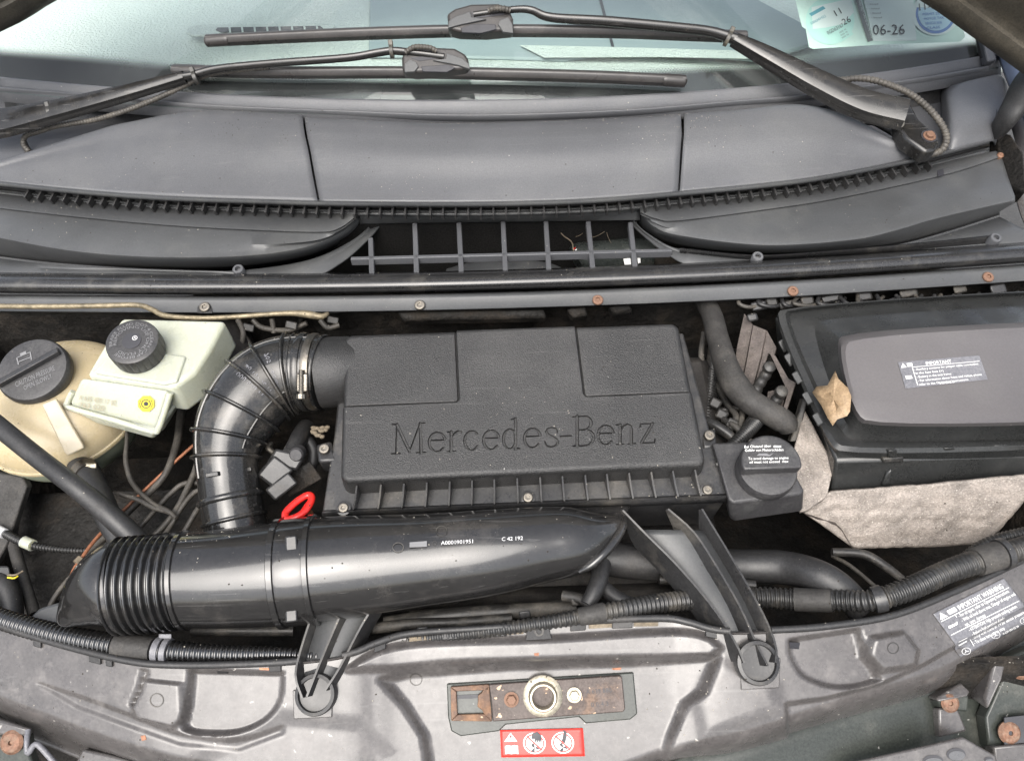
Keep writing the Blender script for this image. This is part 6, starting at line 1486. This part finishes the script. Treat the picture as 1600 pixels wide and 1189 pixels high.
prism('top_flange', [W(-40, 1110, .955), W(0, 1124, .955), W(46, 1139, .955), W(42, 1150, .962), W(-40, 1147, .962)], Vector((0, .005, -.01)), M['paint'], bl1, bevel=.003)
prism('back_plate', [W(-40, 1147, .964), W(42, 1150, .964), W(46, 1180, .98), W(60, 1215, 1.0), W(-40, 1215, 1.0)], Vector((0, .01, -.012)), M['paint_low'], bl1, bevel=.003)
lathe('screw', [(.014, -.002), (.0145, .001), (.011, .0035), (.003, .0035), (.0025, .001), (.0004, .001)], W(19, 1159, .967), (0, -.6, .8), M['rustscrew'], bl1, seg=20)
tube('lip', [W(44, 1140, .955), W(42, 1158, .957), W(44, 1176, .962), (W(56, 1162, .955)), W(72, 1176, .96), W(92, 1200, .97)], .0035, M['label'], bl1, seg=8, n=40)
bl2 = prism('bracket_corner', [W(116, 1194, .985), W(128, 1170, .975), W(170, 1179, .975), W(216, 1192, .98), W(216, 1215, .99), W(112, 1215, .995)], Vector((0, .01, -.02)), M['paint'], bevel=.003); tag(bl2, 'pale bracket corner rising below the front panel lip', 'bracket')

# ------------------------------------------------------------------ clutter in the gaps
wc = thing('wiring_cluster', 'tangle of dark leads and plugs behind the fuse box rim', 'wiring', W(1200, 500, .85))
for x, y, w, h in ((1186, 478, 12, 7), (1206, 470, 9, 9), (1232, 476, 14, 6), (1262, 470, 10, 7), (1300, 466, 16, 6), (1350, 462, 12, 8), (1176, 496, 8, 6), (1420, 458, 14, 6), (1500, 452, 10, 6), (1560, 452, 12, 8)):
    obox('plug', x, y, .80, (w, -w * .2), (h * .3, h), .010, M['dusty'] if w % 4 else M['plastic'], wc, .003)
for k in range(14):
    x = 1160 + k * 30; tube('lead', [W(x, 462, .80), W(x + random.uniform(-10, 14), 474, .795), W(x + random.uniform(8, 34), 480 - k * .8, .80), W(x + 40, 470 - k, .81)], .0032, M['rubber'] if k % 3 else M['wirecover'], wc, seg=8)
wl = thing('wiring_cluster', 'dark leads and clips hanging behind the intake elbow', 'wiring', W(420, 520, .86))
for pts in ([(372, 500, .81), (380, 520, .82), (376, 545, .84)], [(395, 500, .81), (410, 512, .82), (450, 516, .83), (480, 505, .82)], [(425, 498, .81), (428, 520, .83)], [(500, 500, .81), (512, 512, .82), (530, 508, .82)], [(360, 510, .83), (385, 530, .84), (400, 560, .86)]):
    tube('lead', [W(*p) for p in pts], .0045, M['wirecover'], wl, seg=8)
for x, y in ((455, 508), (388, 512), (520, 500)): obox('clip', x, y, .815, (9, 2), (-1, 6), .007, M['dusty'], wl, .002)
wr = thing('wiring_cluster', 'dark leads and plugs in the gap between air filter box and oil filler', 'wiring', W(1125, 640, .90))
for pts in ([(1120, 600, .87), (1135, 630, .865), (1150, 650, .86), (1140, 672, .86)], [(1090, 620, .89), (1120, 640, .88), (1160, 636, .87)], [(1130, 655, .86), (1150, 668, .855), (1172, 690, .86)], [(1100, 520, .85), (1096, 560, .86), (1108, 600, .87)], [(1150, 610, .865), (1160, 640, .865), (1155, 670, .865)]):
    tube('lead', [W(*p) for p in pts], .0048, M['dusty'], wr, seg=8)
for x, y in ((1128, 648), (1144, 662), (1118, 630)): obox('plug', x, y, .855, (8, 4), (-4, 7), .008, M['dusty'], wr, .003)
ud = thing('underlying_hoses', 'grimy leads and hoses in the gap under the duct', 'hose', W(750, 985, .95))
for pts in ([(560, 985, .92), (640, 975, .92), (720, 972, .925), (800, 966, .925)], [(640, 962, .94), (760, 952, .94), (860, 945, .94), (960, 925, .93)], [(880, 930, .90), (905, 935, .895), (930, 950, .89)], [(300, 985, .93), (380, 985, .93), (460, 985, .93)], [(1030, 905, .93), (1120, 908, .93), (1180, 915, .93)]):
    tube('hose', [W(*p) for p in pts], .007, M['dusty'], ud, seg=10)
for x, y in ((660, 985), (902, 940), (240, 985), (820, 960)): obox('clip', x, y, .895, (9, -1), (1, 6), .006, M['plastic'], ud, .002)

# ------------------------------------------------------------------ settled grit: dropped from above onto whatever it lands on
bpy.context.view_layer.update()
DG = bpy.context.evaluated_depsgraph_get()
SKIP = {'glass', 'frit_band', 'outer_skin', 'inner_panel', 'top_pad', 'ground', 'sheet', 'notice', 'lettering'}
def settle(name, label, n, size, mt, seed, ylim):
    rnd = random.Random(seed); V = []; F = []; tries = 0; made = 0
    centres = [(rnd.uniform(-.8, .8), rnd.uniform(*ylim)) for _ in range(26)]
    while made < n and tries < n * 6:
        tries += 1
        if rnd.random() < .45:
            c = rnd.choice(centres); x, y = rnd.gauss(c[0], .035), rnd.gauss(c[1], .02)
        else: x, y = rnd.uniform(-.85, .85), rnd.uniform(*ylim)
        hit, loc, nrm, idx, ob, mw = SC.ray_cast(DG, Vector((x, y, 1.42)), Vector((0, 0, -1)))
        if not hit or nrm.z < .45 or loc.z < .85 or ob.name.split('.')[0] in SKIP: continue
        s = size * rnd.choice((.4, .5, .6, .8, 1.0, 1.5)); a, b, c_ = nframe(nrm); th = rnd.uniform(0, 6.28)
        u = a * math.cos(th) + b * math.sin(th); w = c_.cross(u); k = len(V)
        V += [loc + u * s - c_ * s * .1, loc + w * (s * .6) - c_ * s * .1, loc - u * (s * .8) - c_ * s * .1, loc - w * (s * .7) - c_ * s * .1, loc + c_ * (s * .5)]
        F += [(k, k + 1, k + 4), (k + 1, k + 2, k + 4), (k + 2, k + 3, k + 4), (k + 3, k, k + 4), (k + 3, k + 2, k + 1, k)]; made += 1
    o = put(name, V, F, mt, smooth=0); o['kind'] = 'stuff'; tag(o, label, 'dirt'); return o
settle('pale_grit', 'pale grit and dust specks settled over the plastics and front panel', 1500, .0011, M['grit_pale'], 3, (.30, 1.36))
settle('dark_grit', 'dark crumbs of dirt scattered over the front panel and scuttle', 900, .0013, M['grit_dark'], 5, (.30, 1.36))
